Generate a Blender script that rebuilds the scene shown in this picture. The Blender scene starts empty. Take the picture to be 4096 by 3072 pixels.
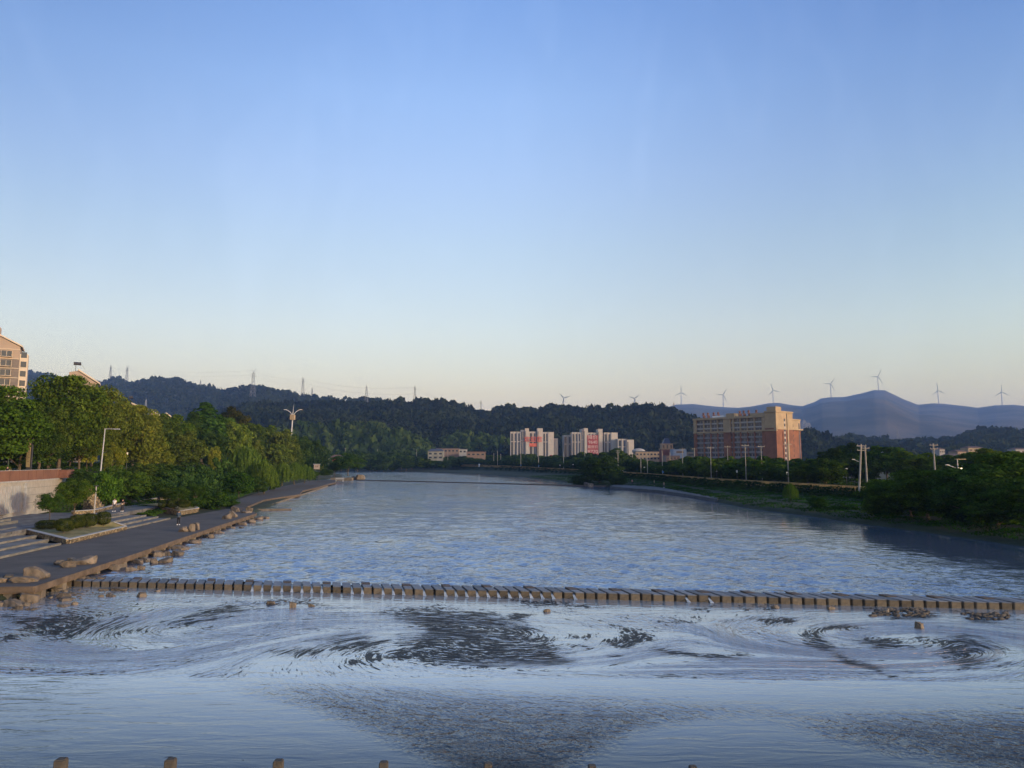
import bpy, math, random
import numpy as np
from math import radians as R, sin, cos, pi, tan, atan2, hypot
random.seed(7); RNG = np.random.default_rng(7)
S = bpy.context.scene
COL = S.collection

# ------------------------------------------------------------------ camera
F = 2820.0; CZ = 8.7; PITCH = math.atan(304 / F)
cam = bpy.data.cameras.new('camera'); camo = bpy.data.objects.new('camera', cam); COL.objects.link(camo)
cam.sensor_width = 36; cam.lens = 36 * F / 4096; cam.clip_start = .5; cam.clip_end = 30000
camo.location = (0, 0, CZ); camo.rotation_euler = (pi / 2 + PITCH, 0, 0); S.camera = camo

# ------------------------------------------------------------------ sky, sun, exposure
SUN_EL, SUN_AZ = R(9.0), R(118)          # azimuth clockwise from +Y
W = bpy.data.worlds.new('World'); S.world = W; W.use_nodes = True
nt = W.node_tree; N = nt.nodes; L = nt.links
bg = N['Background']
sky = N.new('ShaderNodeTexSky'); sky.sky_type = 'NISHITA'; sky.sun_disc = False
sky.sun_elevation = SUN_EL; sky.sun_rotation = SUN_AZ
sky.air_density = 1.0; sky.dust_density = 0.6; sky.ozone_density = 2.0; sky.altitude = 0
tc = N.new('ShaderNodeTexCoord'); sep = N.new('ShaderNodeSeparateXYZ'); L.new(tc.outputs['Generated'], sep.inputs[0])
ramp = N.new('ShaderNodeValToRGB'); L.new(sep.outputs['Z'], ramp.inputs[0])
SKYR = [(0.0, (1.754, 1.121, 0.716)), (0.094, (1.81, 1.153, 0.754)), (0.181, (2.006, 1.396, 1.054)), (0.29, (2.031, 1.538, 1.309)), (0.378, (2.031, 1.628, 1.573)), (0.47, (1.898, 1.672, 1.773)), (0.57, (1.482, 1.482, 1.794)), (0.8, (1.495, 1.502, 1.788))]
e = ramp.color_ramp.elements
e[0].position = SKYR[0][0]; e[0].color = (*SKYR[0][1], 1); e[1].position = SKYR[-1][0]; e[1].color = (*SKYR[-1][1], 1)
for p_, c_ in SKYR[1:-1]:
    q = e.new(p_); q.color = (*c_, 1)
mul = N.new('ShaderNodeMix'); mul.data_type = 'RGBA'; mul.blend_type = 'MULTIPLY'; mul.inputs[0].default_value = 1
L.new(sky.outputs[0], mul.inputs[6]); L.new(ramp.outputs[0], mul.inputs[7])
rx = N.new('ShaderNodeMapRange'); rx.inputs[1].default_value = -.6; rx.inputs[2].default_value = .6; L.new(sep.outputs['X'], rx.inputs[0])
def xramp(l, r):
    q = N.new('ShaderNodeValToRGB'); L.new(rx.outputs[0], q.inputs[0]); e_ = q.color_ramp.elements
    e_[0].color = (*l, 1); e_[1].color = (*r, 1); m_ = e_.new(.5); m_.color = (1, 1, 1, 1); q.color_ramp.interpolation = 'CARDINAL'; return q.outputs[0]
rz_ = N.new('ShaderNodeMapRange'); rz_.inputs[1].default_value = .15; rz_.inputs[2].default_value = .5; L.new(sep.outputs['Z'], rz_.inputs[0])
rb = N.new('ShaderNodeMix'); rb.data_type = 'RGBA'; L.new(rz_.outputs[0], rb.inputs[0]); L.new(xramp((.68, .68, .70), (.94, 1.0, 1.03)), rb.inputs[6]); L.new(xramp((.42, .47, .53), (.48, .585, .717)), rb.inputs[7])
vs = N.new('ShaderNodeMix'); vs.data_type = 'RGBA'; vs.blend_type = 'MULTIPLY'; vs.inputs[0].default_value = 1; L.new(mul.outputs[2], vs.inputs[6]); L.new(rb.outputs[2], vs.inputs[7])
# thin cirrus wisps
mp = N.new('ShaderNodeMapping'); mp.inputs['Scale'].default_value = (5.0, 3.0, 1.6); mp.inputs['Rotation'].default_value = (.3, .2, .6)
L.new(tc.outputs['Generated'], mp.inputs[0])
nz = N.new('ShaderNodeTexNoise'); nz.inputs['Scale'].default_value = 2.2; nz.inputs['Detail'].default_value = 7; nz.inputs['Distortion'].default_value = 1.2
L.new(mp.outputs[0], nz.inputs['Vector'])
cr = N.new('ShaderNodeMapRange'); cr.inputs[1].default_value = .5; cr.inputs[2].default_value = .8; cr.inputs[3].default_value = 0; cr.inputs[4].default_value = .014
L.new(nz.outputs['Fac'], cr.inputs[0])
mx = N.new('ShaderNodeMix'); mx.data_type = 'RGBA'; L.new(cr.outputs[0], mx.inputs[0]); L.new(vs.outputs[2], mx.inputs[6]); mx.inputs[7].default_value = (9.5, 11, 13.4, 1)
L.new(mx.outputs[2], bg.inputs['Color']); bg.inputs['Strength'].default_value = 0.15
sl = bpy.data.lights.new('sun', 'SUN'); sl.energy = 2.0; sl.angle = R(1.0); sl.color = (1.0, .84, .60)
so = bpy.data.objects.new('sun', sl); COL.objects.link(so)
from mathutils import Vector
so.rotation_euler = (-Vector((sin(SUN_AZ) * cos(SUN_EL), cos(SUN_AZ) * cos(SUN_EL), sin(SUN_EL)))).to_track_quat('-Z', 'Y').to_euler()
so.location = (60, -40, 60)
S.view_settings.view_transform = 'Standard'; S.view_settings.look = 'None'; S.view_settings.exposure = 0.82; S.view_settings.gamma = 1
S.render.engine = 'CYCLES'; S.cycles.max_bounces = 5; S.cycles.diffuse_bounces = 2; S.cycles.glossy_bounces = 3
S.cycles.transmission_bounces = 3; S.cycles.volume_bounces = 0; S.cycles.transparent_max_bounces = 6; S.cycles.use_denoising = True
S.cycles.sample_clamp_indirect = 4

# ------------------------------------------------------------------ pixel helpers (photo pixels -> points of the world)
def ray(px, py):
    dx = (px - 2048) / F; dz = -(py - 1536) / F
    return dx, cos(PITCH) - dz * sin(PITCH), sin(PITCH) + dz * cos(PITCH)
def gp(px, py, z):
    x, y, zz = ray(px, py); t = (z - CZ) / zz
    return (x * t, y * t)
def at(px, py, Y):
    x, y, zz = ray(px, py); t = Y / y
    return (x * t, Y, CZ + zz * t)
def xat(px, Y):
    return at(px, 1840, Y)[0]
def lerp(tab, v):
    xs = [a for a, _ in tab]; ys = [b for _, b in tab]
    return np.interp(v, xs, ys)

# ------------------------------------------------------------------ numpy noise
_P = RNG.random((256, 256)).astype(np.float64)
def vnoise(x, y):
    xi = np.floor(x).astype(int); yi = np.floor(y).astype(int); fx = x - xi; fy = y - yi
    fx = fx * fx * (3 - 2 * fx); fy = fy * fy * (3 - 2 * fy)
    a = _P[xi & 255, yi & 255]; b = _P[(xi + 1) & 255, yi & 255]; c = _P[xi & 255, (yi + 1) & 255]; d = _P[(xi + 1) & 255, (yi + 1) & 255]
    return (a * (1 - fx) + b * fx) * (1 - fy) + (c * (1 - fx) + d * fx) * fy
def fbm(x, y, o=4):
    s = 0; a = .5
    for i in range(o):
        s = s + a * (vnoise(x * 2 ** i + 17 * i, y * 2 ** i + 31 * i) - .5); a *= .5
    return s

# ------------------------------------------------------------------ materials
MATS = {}
def mat(name, col=(.5, .5, .5), rough=.8, var=0.0, scale=1.0, col2=None, bump=0.0, bscale=None, metal=0, spec=.4, detail=5, stretch=(1, 1, 1), emit=None):
    m = bpy.data.materials.new(name); m.use_nodes = True; nt = m.node_tree; b = nt.nodes['Principled BSDF']
    b.inputs['Base Color'].default_value = (*col, 1); b.inputs['Roughness'].default_value = rough; b.inputs['Metallic'].default_value = metal
    b.inputs['Specular IOR Level'].default_value = spec
    if var or col2 or bump:
        t = nt.nodes.new('ShaderNodeTexCoord'); mp = nt.nodes.new('ShaderNodeMapping'); nt.links.new(t.outputs['Object'], mp.inputs[0])
        mp.inputs['Scale'].default_value = stretch
        n = nt.nodes.new('ShaderNodeTexNoise'); n.inputs['Scale'].default_value = scale; n.inputs['Detail'].default_value = detail
        nt.links.new(mp.outputs[0], n.inputs['Vector'])
        if var or col2:
            r = nt.nodes.new('ShaderNodeValToRGB'); nt.links.new(n.outputs['Fac'], r.inputs[0])
            c2 = col2 if col2 else tuple(c * (1 + var) for c in col); c1 = col if col2 else tuple(c * (1 - var) for c in col)
            r.color_ramp.elements[0].position = .35; r.color_ramp.elements[1].position = .65
            r.color_ramp.elements[0].color = (*c1, 1); r.color_ramp.elements[1].color = (*c2, 1)
            nt.links.new(r.outputs[0], b.inputs['Base Color'])
        if bump:
            n2 = nt.nodes.new('ShaderNodeTexNoise'); n2.inputs['Scale'].default_value = bscale or scale * 3; n2.inputs['Detail'].default_value = 6
            nt.links.new(mp.outputs[0], n2.inputs['Vector'])
            bp = nt.nodes.new('ShaderNodeBump'); bp.inputs['Strength'].default_value = bump; bp.inputs['Distance'].default_value = .1
            nt.links.new(n2.outputs['Fac'], bp.inputs['Height']); nt.links.new(bp.outputs[0], b.inputs['Normal'])
    if emit:
        b.inputs['Emission Color'].default_value = (*emit[:3], 1); b.inputs['Emission Strength'].default_value = emit[3]
    MATS[name] = m
    return m

def leafmat(name, dark, light, trans=.25):
    m = bpy.data.materials.new(name); m.use_nodes = True; nt = m.node_tree; nt.nodes.clear()
    o = nt.nodes.new('ShaderNodeOutputMaterial'); a = nt.nodes.new('ShaderNodeAttribute'); a.attribute_name = 'tone'
    r = nt.nodes.new('ShaderNodeValToRGB'); r.color_ramp.elements[0].color = (*dark, 1); r.color_ramp.elements[1].color = (*light, 1)
    nt.links.new(a.outputs['Fac'], r.inputs[0])
    oi = nt.nodes.new('ShaderNodeObjectInfo'); mm = nt.nodes.new('ShaderNodeMix'); mm.data_type = 'RGBA'; mm.blend_type = 'MULTIPLY'; mm.inputs[0].default_value = 1
    nt.links.new(r.outputs[0], mm.inputs[6]); nt.links.new(oi.outputs['Color'], mm.inputs[7])
    d = nt.nodes.new('ShaderNodeBsdfDiffuse'); t = nt.nodes.new('ShaderNodeBsdfTranslucent'); g = nt.nodes.new('ShaderNodeMixShader'); g.inputs[0].default_value = trans
    nt.links.new(mm.outputs[2], d.inputs[0]); nt.links.new(mm.outputs[2], t.inputs[0]); nt.links.new(d.outputs[0], g.inputs[1]); nt.links.new(t.outputs[0], g.inputs[2])
    nt.links.new(g.outputs[0], o.inputs[0]); MATS[name] = m
    return m

M_LEAF = leafmat('leaf', (.030, .055, .012), (.13, .17, .035))
M_WOODS = leafmat('woods_leaf', (.010, .017, .010), (.034, .047, .018), .15)
M_BARK = mat('bark', (.10, .075, .05), .95, .35, 4, bump=.5)
M_STONE = mat('river_stone', (.10, .078, .055), .9, scale=1.6, col2=(.20, .155, .11), bump=.7, bscale=3)
M_CONC = mat('concrete', (.34, .33, .31), .85, .15, 2)
M_WHITE = mat('white_paint', (.72, .72, .70), .5)
M_STEEL = mat('galvanised_steel', (.42, .43, .44), .5, metal=.3)
M_DARKMETAL = mat('dark_metal', (.04, .04, .045), .5)

# ------------------------------------------------------------------ mesh helpers
def mesh_from(name, v, f, mats=(), tone=None, smooth=False, quads=False):
    me = bpy.data.meshes.new(name)
    v = np.asarray(v, dtype=np.float32); 
    if isinstance(f, np.ndarray):
        nf, k = f.shape
        me.vertices.add(len(v)); me.vertices.foreach_set('co', v.ravel())
        me.loops.add(nf * k); me.loops.foreach_set('vertex_index', f.astype(np.int32).ravel())
        me.polygons.add(nf); me.polygons.foreach_set('loop_start', np.arange(0, nf * k, k, dtype=np.int32))
        me.update(calc_edges=True)
    else:
        me.from_pydata([tuple(map(float, p)) for p in v], [], f); me.update()
    for m in mats: me.materials.append(m)
    if tone is not None:
        at_ = me.attributes.new('tone', 'FLOAT', 'FACE'); at_.data.foreach_set('value', np.asarray(tone, dtype=np.float32))
    if smooth:
        me.polygons.foreach_set('use_smooth', np.ones(len(me.polygons), dtype=bool))
    return me
def link(name, me, parent=None, loc=None, rz=0):
    o = bpy.data.objects.new(name, me); COL.objects.link(o)
    if parent: o.parent = parent
    if loc is not None: o.location = loc
    if rz: o.rotation_euler = (0, 0, rz)
    return o
def tag(o, label=None, cat=None, group=None, kind=None):
    if label: o['label'] = label
    if cat: o['category'] = cat
    if group: o['group'] = group
    if kind: o['kind'] = kind
    return o
def empty(name, loc, label, cat, group=None, rz=0, sc=1):
    o = bpy.data.objects.new(name, None); COL.objects.link(o); o.location = loc; o.rotation_euler = (0, 0, rz); o.scale = (sc,) * 3 if not hasattr(sc, '__len__') else sc
    o.empty_display_size = .2
    return tag(o, label, cat, group)
def copy_tree(o, parent=None):
    c = o.copy(); COL.objects.link(c); c.parent = parent
    for ch in list(o.children): copy_tree(ch, c)
    return c

class MB:
    def __init__(s): s.v = []; s.f = []
    def add(s, v, f):
        n = len(s.v); s.v += list(v); s.f += [tuple(i + n for i in q) for q in f]; return s
    def box(s, c, d, rz=0, top=None):
        x, y, z = d[0] / 2, d[1] / 2, d[2] / 2; tx, ty = (x, y) if top is None else (top[0] / 2, top[1] / 2)
        P = [(-x, -y, -z), (x, -y, -z), (x, y, -z), (-x, y, -z), (-tx, -ty, z), (tx, -ty, z), (tx, ty, z), (-tx, ty, z)]
        ca, sa = cos(rz), sin(rz)
        P = [(c[0] + a * ca - b * sa, c[1] + a * sa + b * ca, c[2] + q) for a, b, q in P]
        return s.add(P, [(3, 2, 1, 0), (4, 5, 6, 7), (0, 1, 5, 4), (1, 2, 6, 5), (2, 3, 7, 6), (3, 0, 4, 7)])
    def tube(s, p0, p1, r0, r1=None, n=8):
        r1 = r0 if r1 is None else r1; a = Vector(p0); b = Vector(p1); d = (b - a).normalized()
        u = d.orthogonal().normalized(); w = d.cross(u); P = []
        for q, r in ((a, r0), (b, r1)):
            for i in range(n):
                t = 2 * pi * i / n; P.append(tuple(q + u * cos(t) * r + w * sin(t) * r))
        fs = [(i, (i + 1) % n, n + (i + 1) % n, n + i) for i in range(n)] + [tuple(range(n))[::-1], tuple(range(n, 2 * n))]
        return s.add(P, fs)
    def prism(s, pts, z0, z1):
        # pts counter-clockwise [(x,y)]; z0/z1 floats or lists
        n = len(pts); a = z0 if hasattr(z0, '__len__') else [z0] * n; b = z1 if hasattr(z1, '__len__') else [z1] * n
        P = [(x, y, a[i]) for i, (x, y) in enumerate(pts)] + [(x, y, b[i]) for i, (x, y) in enumerate(pts)]
        return s.add(P, [(i, (i + 1) % n, n + (i + 1) % n, n + i) for i in range(n)] + [tuple(range(n))[::-1], tuple(range(n, 2 * n))])
    def ball(s, c, r, n=10, m=6):
        r = r if hasattr(r, '__len__') else (r, r, r); P = [(c[0], c[1], c[2] - r[2])]; fs = []
        for j in range(1, m):
            t = -pi / 2 + pi * j / m
            for i in range(n): P.append((c[0] + r[0] * cos(t) * cos(2 * pi * i / n), c[1] + r[1] * cos(t) * sin(2 * pi * i / n), c[2] + r[2] * sin(t)))
        P.append((c[0], c[1], c[2] + r[2])); T = len(P) - 1
        for i in range(n):
            k = (i + 1) % n; fs.append((0, 1 + k, 1 + i)); fs.append((T, 1 + (m - 2) * n + i, 1 + (m - 2) * n + k))
            for j in range(m - 2): fs.append((1 + j * n + i, 1 + j * n + k, 1 + (j + 1) * n + k, 1 + (j + 1) * n + i))
        return s.add(P, fs)
    def build(s, name, m, parent=None, loc=None, rz=0, smooth=False, bevel=0):
        me = mesh_from(name, s.v, s.f, (m,), smooth=smooth)
        if bevel:
            import bmesh
            bm = bmesh.new(); bm.from_mesh(me); bmesh.ops.bevel(bm, geom=bm.edges[:], offset=bevel, segments=2, affect='EDGES', clamp_overlap=True); bm.to_mesh(me); bm.free()
        return link(name, me, parent, loc, rz)

# ------------------------------------------------------------------ river shape (z = .3 above the stones, 0 below)
UP = .3
_R = sorted([(gp(a, b, UP)[1], gp(a, b, UP)[0]) for a, b in
     [(4096, 2188), (3820, 2147), (3438, 2095), (3200, 2060), (3014, 2037), (2851, 2006), (2760, 1985), (2630, 1958), (2480, 1949), (2380, 1944), (2096, 1910), (1915, 1897)]])
XRt = [(-60, 57), (30, 53)] + _R + [(gp(1734, 1888, UP)[1], gp(1734, 1888, UP)[0]), (600, -150), (640, -420), (680, -1200)]
_L = [(gp(a, b, .9)[1], gp(a, b, .9)[0] - 1.5) for a, b in [(137, 2347), (488, 2233), (800, 2128), (1023, 2056), (1206, 1975), (1330, 1930)]]
XLt = [(-60, -33), (38, -31.5)] + _L + [(300, -84), (338, -80), (400, -95), (500, -130), (570, -210), (620, -500), (660, -1300)]
def XR(Y): return lerp(XRt, Y)
def XL(Y): return np.minimum(lerp(XLt, Y), XR(Y))
XFt = [(-60, 82), (40, 80), (70, 75), (100, 70)] + sorted([(gp(a, b, 3.8)[1], gp(a, b, 3.8)[0]) for a, b in [(3450, 1947), (3192, 1933), (2867, 1915), (2650, 1898), (2400, 1882)]]) + [(493, -8), (560, -60), (660, -130), (700, -700)]
def XF(Y): return np.maximum(lerp(XFt, Y), XR(Y) + 8)
ZF = [(-60, 2.9), (340, 2.9), (493, 4.0), (640, 5.5), (900, 7)]       # road level right
XPt = [(-60, -38), (40, -39)] + [(gp(a, b, .9)[1], gp(a, b, .9)[0]) for a, b in [(0, 2237), (275, 2174), (499, 2119), (702, 2073)]] + [(120, -50), (150, -56), (200, -68), (260, -79), (300, -88), (400, -104), (700, -200)]
def XP(Y): return np.minimum(lerp(XPt, Y), XL(Y) - 3)
XUt = [(-60, -60), (60, -61), (83, -63.5), (92, -65.5), (103, -68), (130, -77), (197, -92), (313, -106), (450, -125), (560, -300), (700, -1300)]
ZU = [(-60, 6.0), (103, 6.1), (130, 7.0), (300, 7.3), (700, 8)]
def XU(Y): return np.minimum(lerp(XUt, Y), XP(Y) - 4)
def gh(x, y):
    x = np.asarray(x, dtype=float); y = np.asarray(y, dtype=float)
    xr = XR(y); xl = XL(y); xf = XF(y); xp = XP(y); xu = XU(y); zf = lerp(ZF, y); zu = lerp(ZU, y)
    def seg(a, b, za, zb, v): return za + (zb - za) * np.clip((v - a) / np.maximum(b - a, 1e-3), 0, 1)
    # right bank
    zr = seg(xr - 1.5, xr + .4, -1.2, .55, x) + seg(xr + .4, xr + 5, 0, .45, x) + seg(xr + 5, xf - 2.2, 0, .5, x) + seg(xf - 2.0, xf - .6, 0, zf - 1.5, x) + seg(xf + 30, xf + 400, 0, 2, x)
    # left bank
    k = np.clip((y - 97) / 14, 0, 1); run = 1.0 + 13 * k
    zl = seg(xl - .5, xl + 1.5, .62, -1.2, x) + seg(xp - 8, xp + .5, .25 + .45 * k, 0, x) + seg(xu, xu + run, zu - .9 - .45 * k, 0, x) + seg(xu - 200, xu - 20, 2, 0, x)
    z = np.where(x > (xl + xr) / 2, zr, zl)
    z = np.where(xr - xl < .5, 5.0, z)
    z = np.where(y > 640, np.maximum(z, 4.5 + (y - 640) * .004), z)
    return z
HAZE = 1.15e-4
# ------------------------------------------------------------------ ground sheet
def grid_mesh(name, X, Y, Z, m, smooth=True, tone=None):
    ny, nx = X.shape; v = np.stack([X.ravel(), Y.ravel(), Z.ravel()], 1)
    i = np.arange(ny - 1)[:, None] * nx + np.arange(nx - 1)[None, :]; i = i.ravel()
    f = np.stack([i, i + 1, i + nx + 1, i + nx], 1)
    return mesh_from(name, v, f, (m,), smooth=smooth)
M_GROUND = mat('ground_grass', (.014, .022, .009), 1.0, scale=.25, col2=(.030, .038, .014), bump=.6, bscale=3)
ys = np.concatenate([np.arange(-60, 40, 5), np.geomspace(40, 700, 190), np.geomspace(720, 9500, 40)])
us = np.linspace(-1, 1, 420)
Yg, Ug = np.meshgrid(ys, us, indexing='ij')
Xg = Ug * np.maximum(110 + 0 * Yg, np.abs(Yg) * 1.35)
Zg = gh(Xg, Yg) + .12 * fbm(Xg / 4, Yg / 4, 3) * (Xg < XL(Yg) - 18) + .15 * fbm(Xg / 4, Yg / 4, 3) * (Xg > XR(Yg) + 1)
tag(link('ground', grid_mesh('ground', Xg, Yg, Zg, M_GROUND)), kind='structure')

# ------------------------------------------------------------------ water
def watermat(name, down):
    m = bpy.data.materials.new(name); m.use_nodes = True; nt = m.node_tree; n = nt.nodes; l = nt.links; b = n['Principled BSDF']
    b.inputs['Base Color'].default_value = (.030, .055, .075, 1); b.inputs['IOR'].default_value = 5.8; b.inputs['Roughness'].default_value = .06
    def attr(nm, out='Fac'):
        a = n.new('ShaderNodeAttribute'); a.attribute_name = nm; return a.outputs[out]
    def noise(vec, sc, st=(1, 1, 1), det=4, dist=0, rough=.55):
        mp = n.new('ShaderNodeMapping'); mp.inputs['Scale'].default_value = st; l.new(vec, mp.inputs[0])
        t = n.new('ShaderNodeTexNoise'); t.inputs['Scale'].default_value = sc; t.inputs['Detail'].default_value = det; t.inputs['Distortion'].default_value = dist; t.inputs['Roughness'].default_value = rough
        l.new(mp.outputs[0], t.inputs['Vector']); return t.outputs['Fac']
    def math_(op, a, c):
        q = n.new('ShaderNodeMath'); q.operation = op
        for k, v in enumerate((a, c)):
            if isinstance(v, (int, float)): q.inputs[k].default_value = v
            else: l.new(v, q.inputs[k])
        return q.outputs[0]
    def bump(h, s, d, prev=None):
        p = n.new('ShaderNodeBump'); p.inputs['Distance'].default_value = d; l.new(h, p.inputs['Height'])
        if isinstance(s, (int, float)): p.inputs['Strength'].default_value = s
        else: l.new(s, p.inputs['Strength'])
        if prev: l.new(prev, p.inputs['Normal'])
        return p.outputs[0]
    tcd = n.new('ShaderNodeTexCoord').outputs['Object']
    if not down:
        def rng(v, lo, hi, a_, b_):
            q = n.new('ShaderNodeMapRange'); l.new(v, q.inputs[0]); q.inputs[1].default_value = lo; q.inputs[2].default_value = hi; q.inputs[3].default_value = a_; q.inputs[4].default_value = b_; return q.outputs[0]
        calm = attr('calm')
        a1 = rng(noise(tcd, .028, (1, .5, 1), 4, .5), .38, .62, .45, 1.15)
        a2 = rng(noise(tcd, .16, (.7, .6, 1), 4, .4), .35, .65, .45, 1.3)
        a3 = rng(noise(tcd, .75, (.6, .7, 1), 3, .3), .35, .65, .35, 1.35)
        am = math_('MULTIPLY', math_('MULTIPLY', a1, a2), math_('MULTIPLY', a3, calm))
        p = bump(noise(tcd, 1.15, (.75, 1.0, 1), 2, .5), math_('MULTIPLY', am, .35), .30)
        p = bump(noise(tcd, 3.4, (.7, 1.0, 1), 2, .3), math_('MULTIPLY', am, 1.0), .17, p)
        p = bump(noise(tcd, .22, (.7, 1.0, 1), 3, .3), math_('MULTIPLY', am, .5), 1.0, p)
        l.new(p, b.inputs['Normal'])
        b.inputs['Roughness'].default_value = .10
        b.inputs['Base Color'].default_value = (.065, .085, .12, 1)
    else:
        fl = attr('flow', 'Vector'); ch = attr('chop')
        pat = noise(fl, 2.2, (1.3, 1.1, 1), 6, 1.0, .70)
        fine = noise(fl, 5, (1.1, .9, 1), 2, .5, .5)
        base = noise(tcd, 1.6, (.30, 1.2, 1), 4, .6)
        p = bump(base, .55, .06)
        patb = noise(fl, 2.0, (.8, 1.0, 1), 3, .8, .5)
        p = bump(patb, ch, .16, p)
        p = bump(fine, math_('ADD', math_('MULTIPLY', ch, 1.2), .02), .07, p)
        l.new(p, b.inputs['Normal'])
        # weed and dark bed showing in the threaded patches
        mr = n.new('ShaderNodeMapRange'); l.new(pat, mr.inputs[0]); thr = math_('SUBTRACT', .685, math_('MULTIPLY', attr('weed'), .235)); l.new(thr, mr.inputs[1]); l.new(math_('ADD', thr, .03), mr.inputs[2])
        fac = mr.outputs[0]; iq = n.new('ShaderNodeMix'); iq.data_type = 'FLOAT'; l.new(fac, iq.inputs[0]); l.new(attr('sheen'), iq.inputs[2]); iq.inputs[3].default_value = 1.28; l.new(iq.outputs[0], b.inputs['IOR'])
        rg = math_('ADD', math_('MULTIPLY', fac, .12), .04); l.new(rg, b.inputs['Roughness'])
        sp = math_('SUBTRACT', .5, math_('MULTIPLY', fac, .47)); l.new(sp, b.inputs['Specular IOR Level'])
        mx = n.new('ShaderNodeMix'); mx.data_type = 'RGBA'; l.new(fac, mx.inputs[0]); cb = n.new('ShaderNodeMapRange'); l.new(attr('sheen'), cb.inputs[0]); cb.inputs[1].default_value = 2.0; cb.inputs[2].default_value = 6.6; cm_ = n.new('ShaderNodeMix'); cm_.data_type = 'RGBA'; l.new(cb.outputs[0], cm_.inputs[0]); cm_.inputs[6].default_value = (.040, .056, .070, 1); cm_.inputs[7].default_value = (.28, .31, .32, 1); l.new(cm_.outputs[2], mx.inputs[6]); mx.inputs[7].default_value = (.026, .033, .04, 1)  # base colour pales with sheen, painting extra sky reflection onto the apron
        l.new(mx.outputs[2], b.inputs['Base Color'])
    return m
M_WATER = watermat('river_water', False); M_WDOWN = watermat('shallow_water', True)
# stepping stone row
SA = gp(258, 2345, 0); SB = gp(4096, 2440, 0)
SDIR = Vector((SB[0] - SA[0], SB[1] - SA[1], 0)); SLEN = SDIR.length; SDIR.normalize()
FLOW = Vector((-.30, 1, 0)).normalized()
def srow(x): return SA[1] + (x - SA[0]) * (SB[1] - SA[1]) / (SB[0] - SA[0])
def water_grid(name, m, ysf, xs, attrs, z, hf=None):
    X = np.repeat(xs[None, :], len(ysf), 0); T = np.repeat(ysf[:, None], len(xs), 1)
    if name == 'river_water': Y = srow(X) + 1.0 + T
    else: Y = T + 0 * X; Y = np.minimum(Y, srow(X) + 1.0)
    me = grid_mesh(name, X, Y, (0 * X + z) if hf is None else z + hf(X, Y), m)
    for k, fn in attrs.items():
        val = fn(X, Y)
        if isinstance(val, tuple):
            a = me.attributes.new(k, 'FLOAT_VECTOR', 'POINT'); a.data.foreach_set('vector', np.stack([val[0].ravel(), val[1].ravel(), 0 * val[0].ravel()], 1).astype(np.float32).ravel())
        else:
            a = me.attributes.new(k, 'FLOAT', 'POINT'); a.data.foreach_set('value', val.ravel().astype(np.float32))
    return tag(link(name, me), kind='structure')
def calm(X, Y):
    # sheltered strip along the right bank and behind the stones
    d = XR(Y) - X; return np.clip(.12 + np.clip((d - 9) / 14, 0, 1) * .88, 0, 1) * np.clip(.55 + (X - XL(Y)) / 30, .55, 1)
sp = .17; rows = [0.0]
while rows[-1] < 150: rows.append(rows[-1] + sp * (1 + rows[-1] / 34))
def waves(X, Y):
    d = np.maximum(Y - 45, 0); dy = sp * (1 + d / 34); h = 0 * X; c = calm(X, Y)
    for lam, slope, k in ((.5, .34, 31), (.85, .24, 0), (1.5, .11, 5), (3.2, .04, 9), (7.5, .02, 21)):
        fade = np.clip((lam / dy - 1.8) / 1.2, 0, 1); xw = X + .5 * lam * vnoise(X / lam / 2 + k, Y / lam / 2)
        h = h + fade * slope * lam * .30 * (vnoise(xw / lam * 1.5 + k, Y / lam * 2.0 + k) - .5) * 2
    gust = .55 + .9 * vnoise(X / 22 + 3, Y / 30)
    return h * c * gust
water_grid('river_water', M_WATER, np.array(rows), np.arange(-80, 57, .21), {'calm': calm}, UP, waves)
water_grid('river_water', M_WATER, np.concatenate([[rows[-1]], np.linspace(rows[-1] + 6, 720, 90)]), np.linspace(-700, 90, 300), {'calm': calm}, UP)
EDD = [((-2.0, 34.5), 7, 2.4), ((19, 35.5), 6, -3.2), ((9, 35), 4, 3.0), ((-14, 36), 7, -1.8), ((26, 34), 5, 2.6), ((-24, 38), 6, 2.0), ((13.5, 37.5), 3, -2.5)]
def flow(X, Y):
    x = X.copy(); y = Y.copy()
    for (cx, cy), r, s in EDD:
        dx = x - cx; dy = (y - cy) * 1.6; rr = np.hypot(dx, dy); a = s * np.exp(-(rr / r) ** 2)
        nx = dx * np.cos(a) - dy * np.sin(a); ny = dx * np.sin(a) + dy * np.cos(a); x = cx + nx; y = cy + ny / 1.6
    return (x + 1.2 * fbm(x / 3, y / 3), y + .9 * fbm(x / 3 + 9, y / 3 + 5))
def crest(X): return 29.6 - .035 * (X + 10) + .25 * np.sin(X / 9)
def ell(X, Y, cx, cy, rx, ry, rot=0):
    dx = X - cx; dy = Y - cy; a = dx * cos(rot) + dy * sin(rot); b = -dx * sin(rot) + dy * cos(rot)
    w = .9 * fbm(X / 2.2, Y / 2.2, 4) + .35 * fbm(X / .5, Y / .5, 3)
    return np.clip((1.0 + w - np.hypot(a / rx, b / ry)) * 1.5, 0, 1)
def P2(px, py): return gp(px, py, 0)
def proj(X, Y, z=0.0):
    dz = z - CZ; c = cos(PITCH); q = sin(PITCH); d = Y * c + dz * q; up = -Y * q + dz * c
    return 2048 + F * X / d, 1536 - F * up / d
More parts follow.
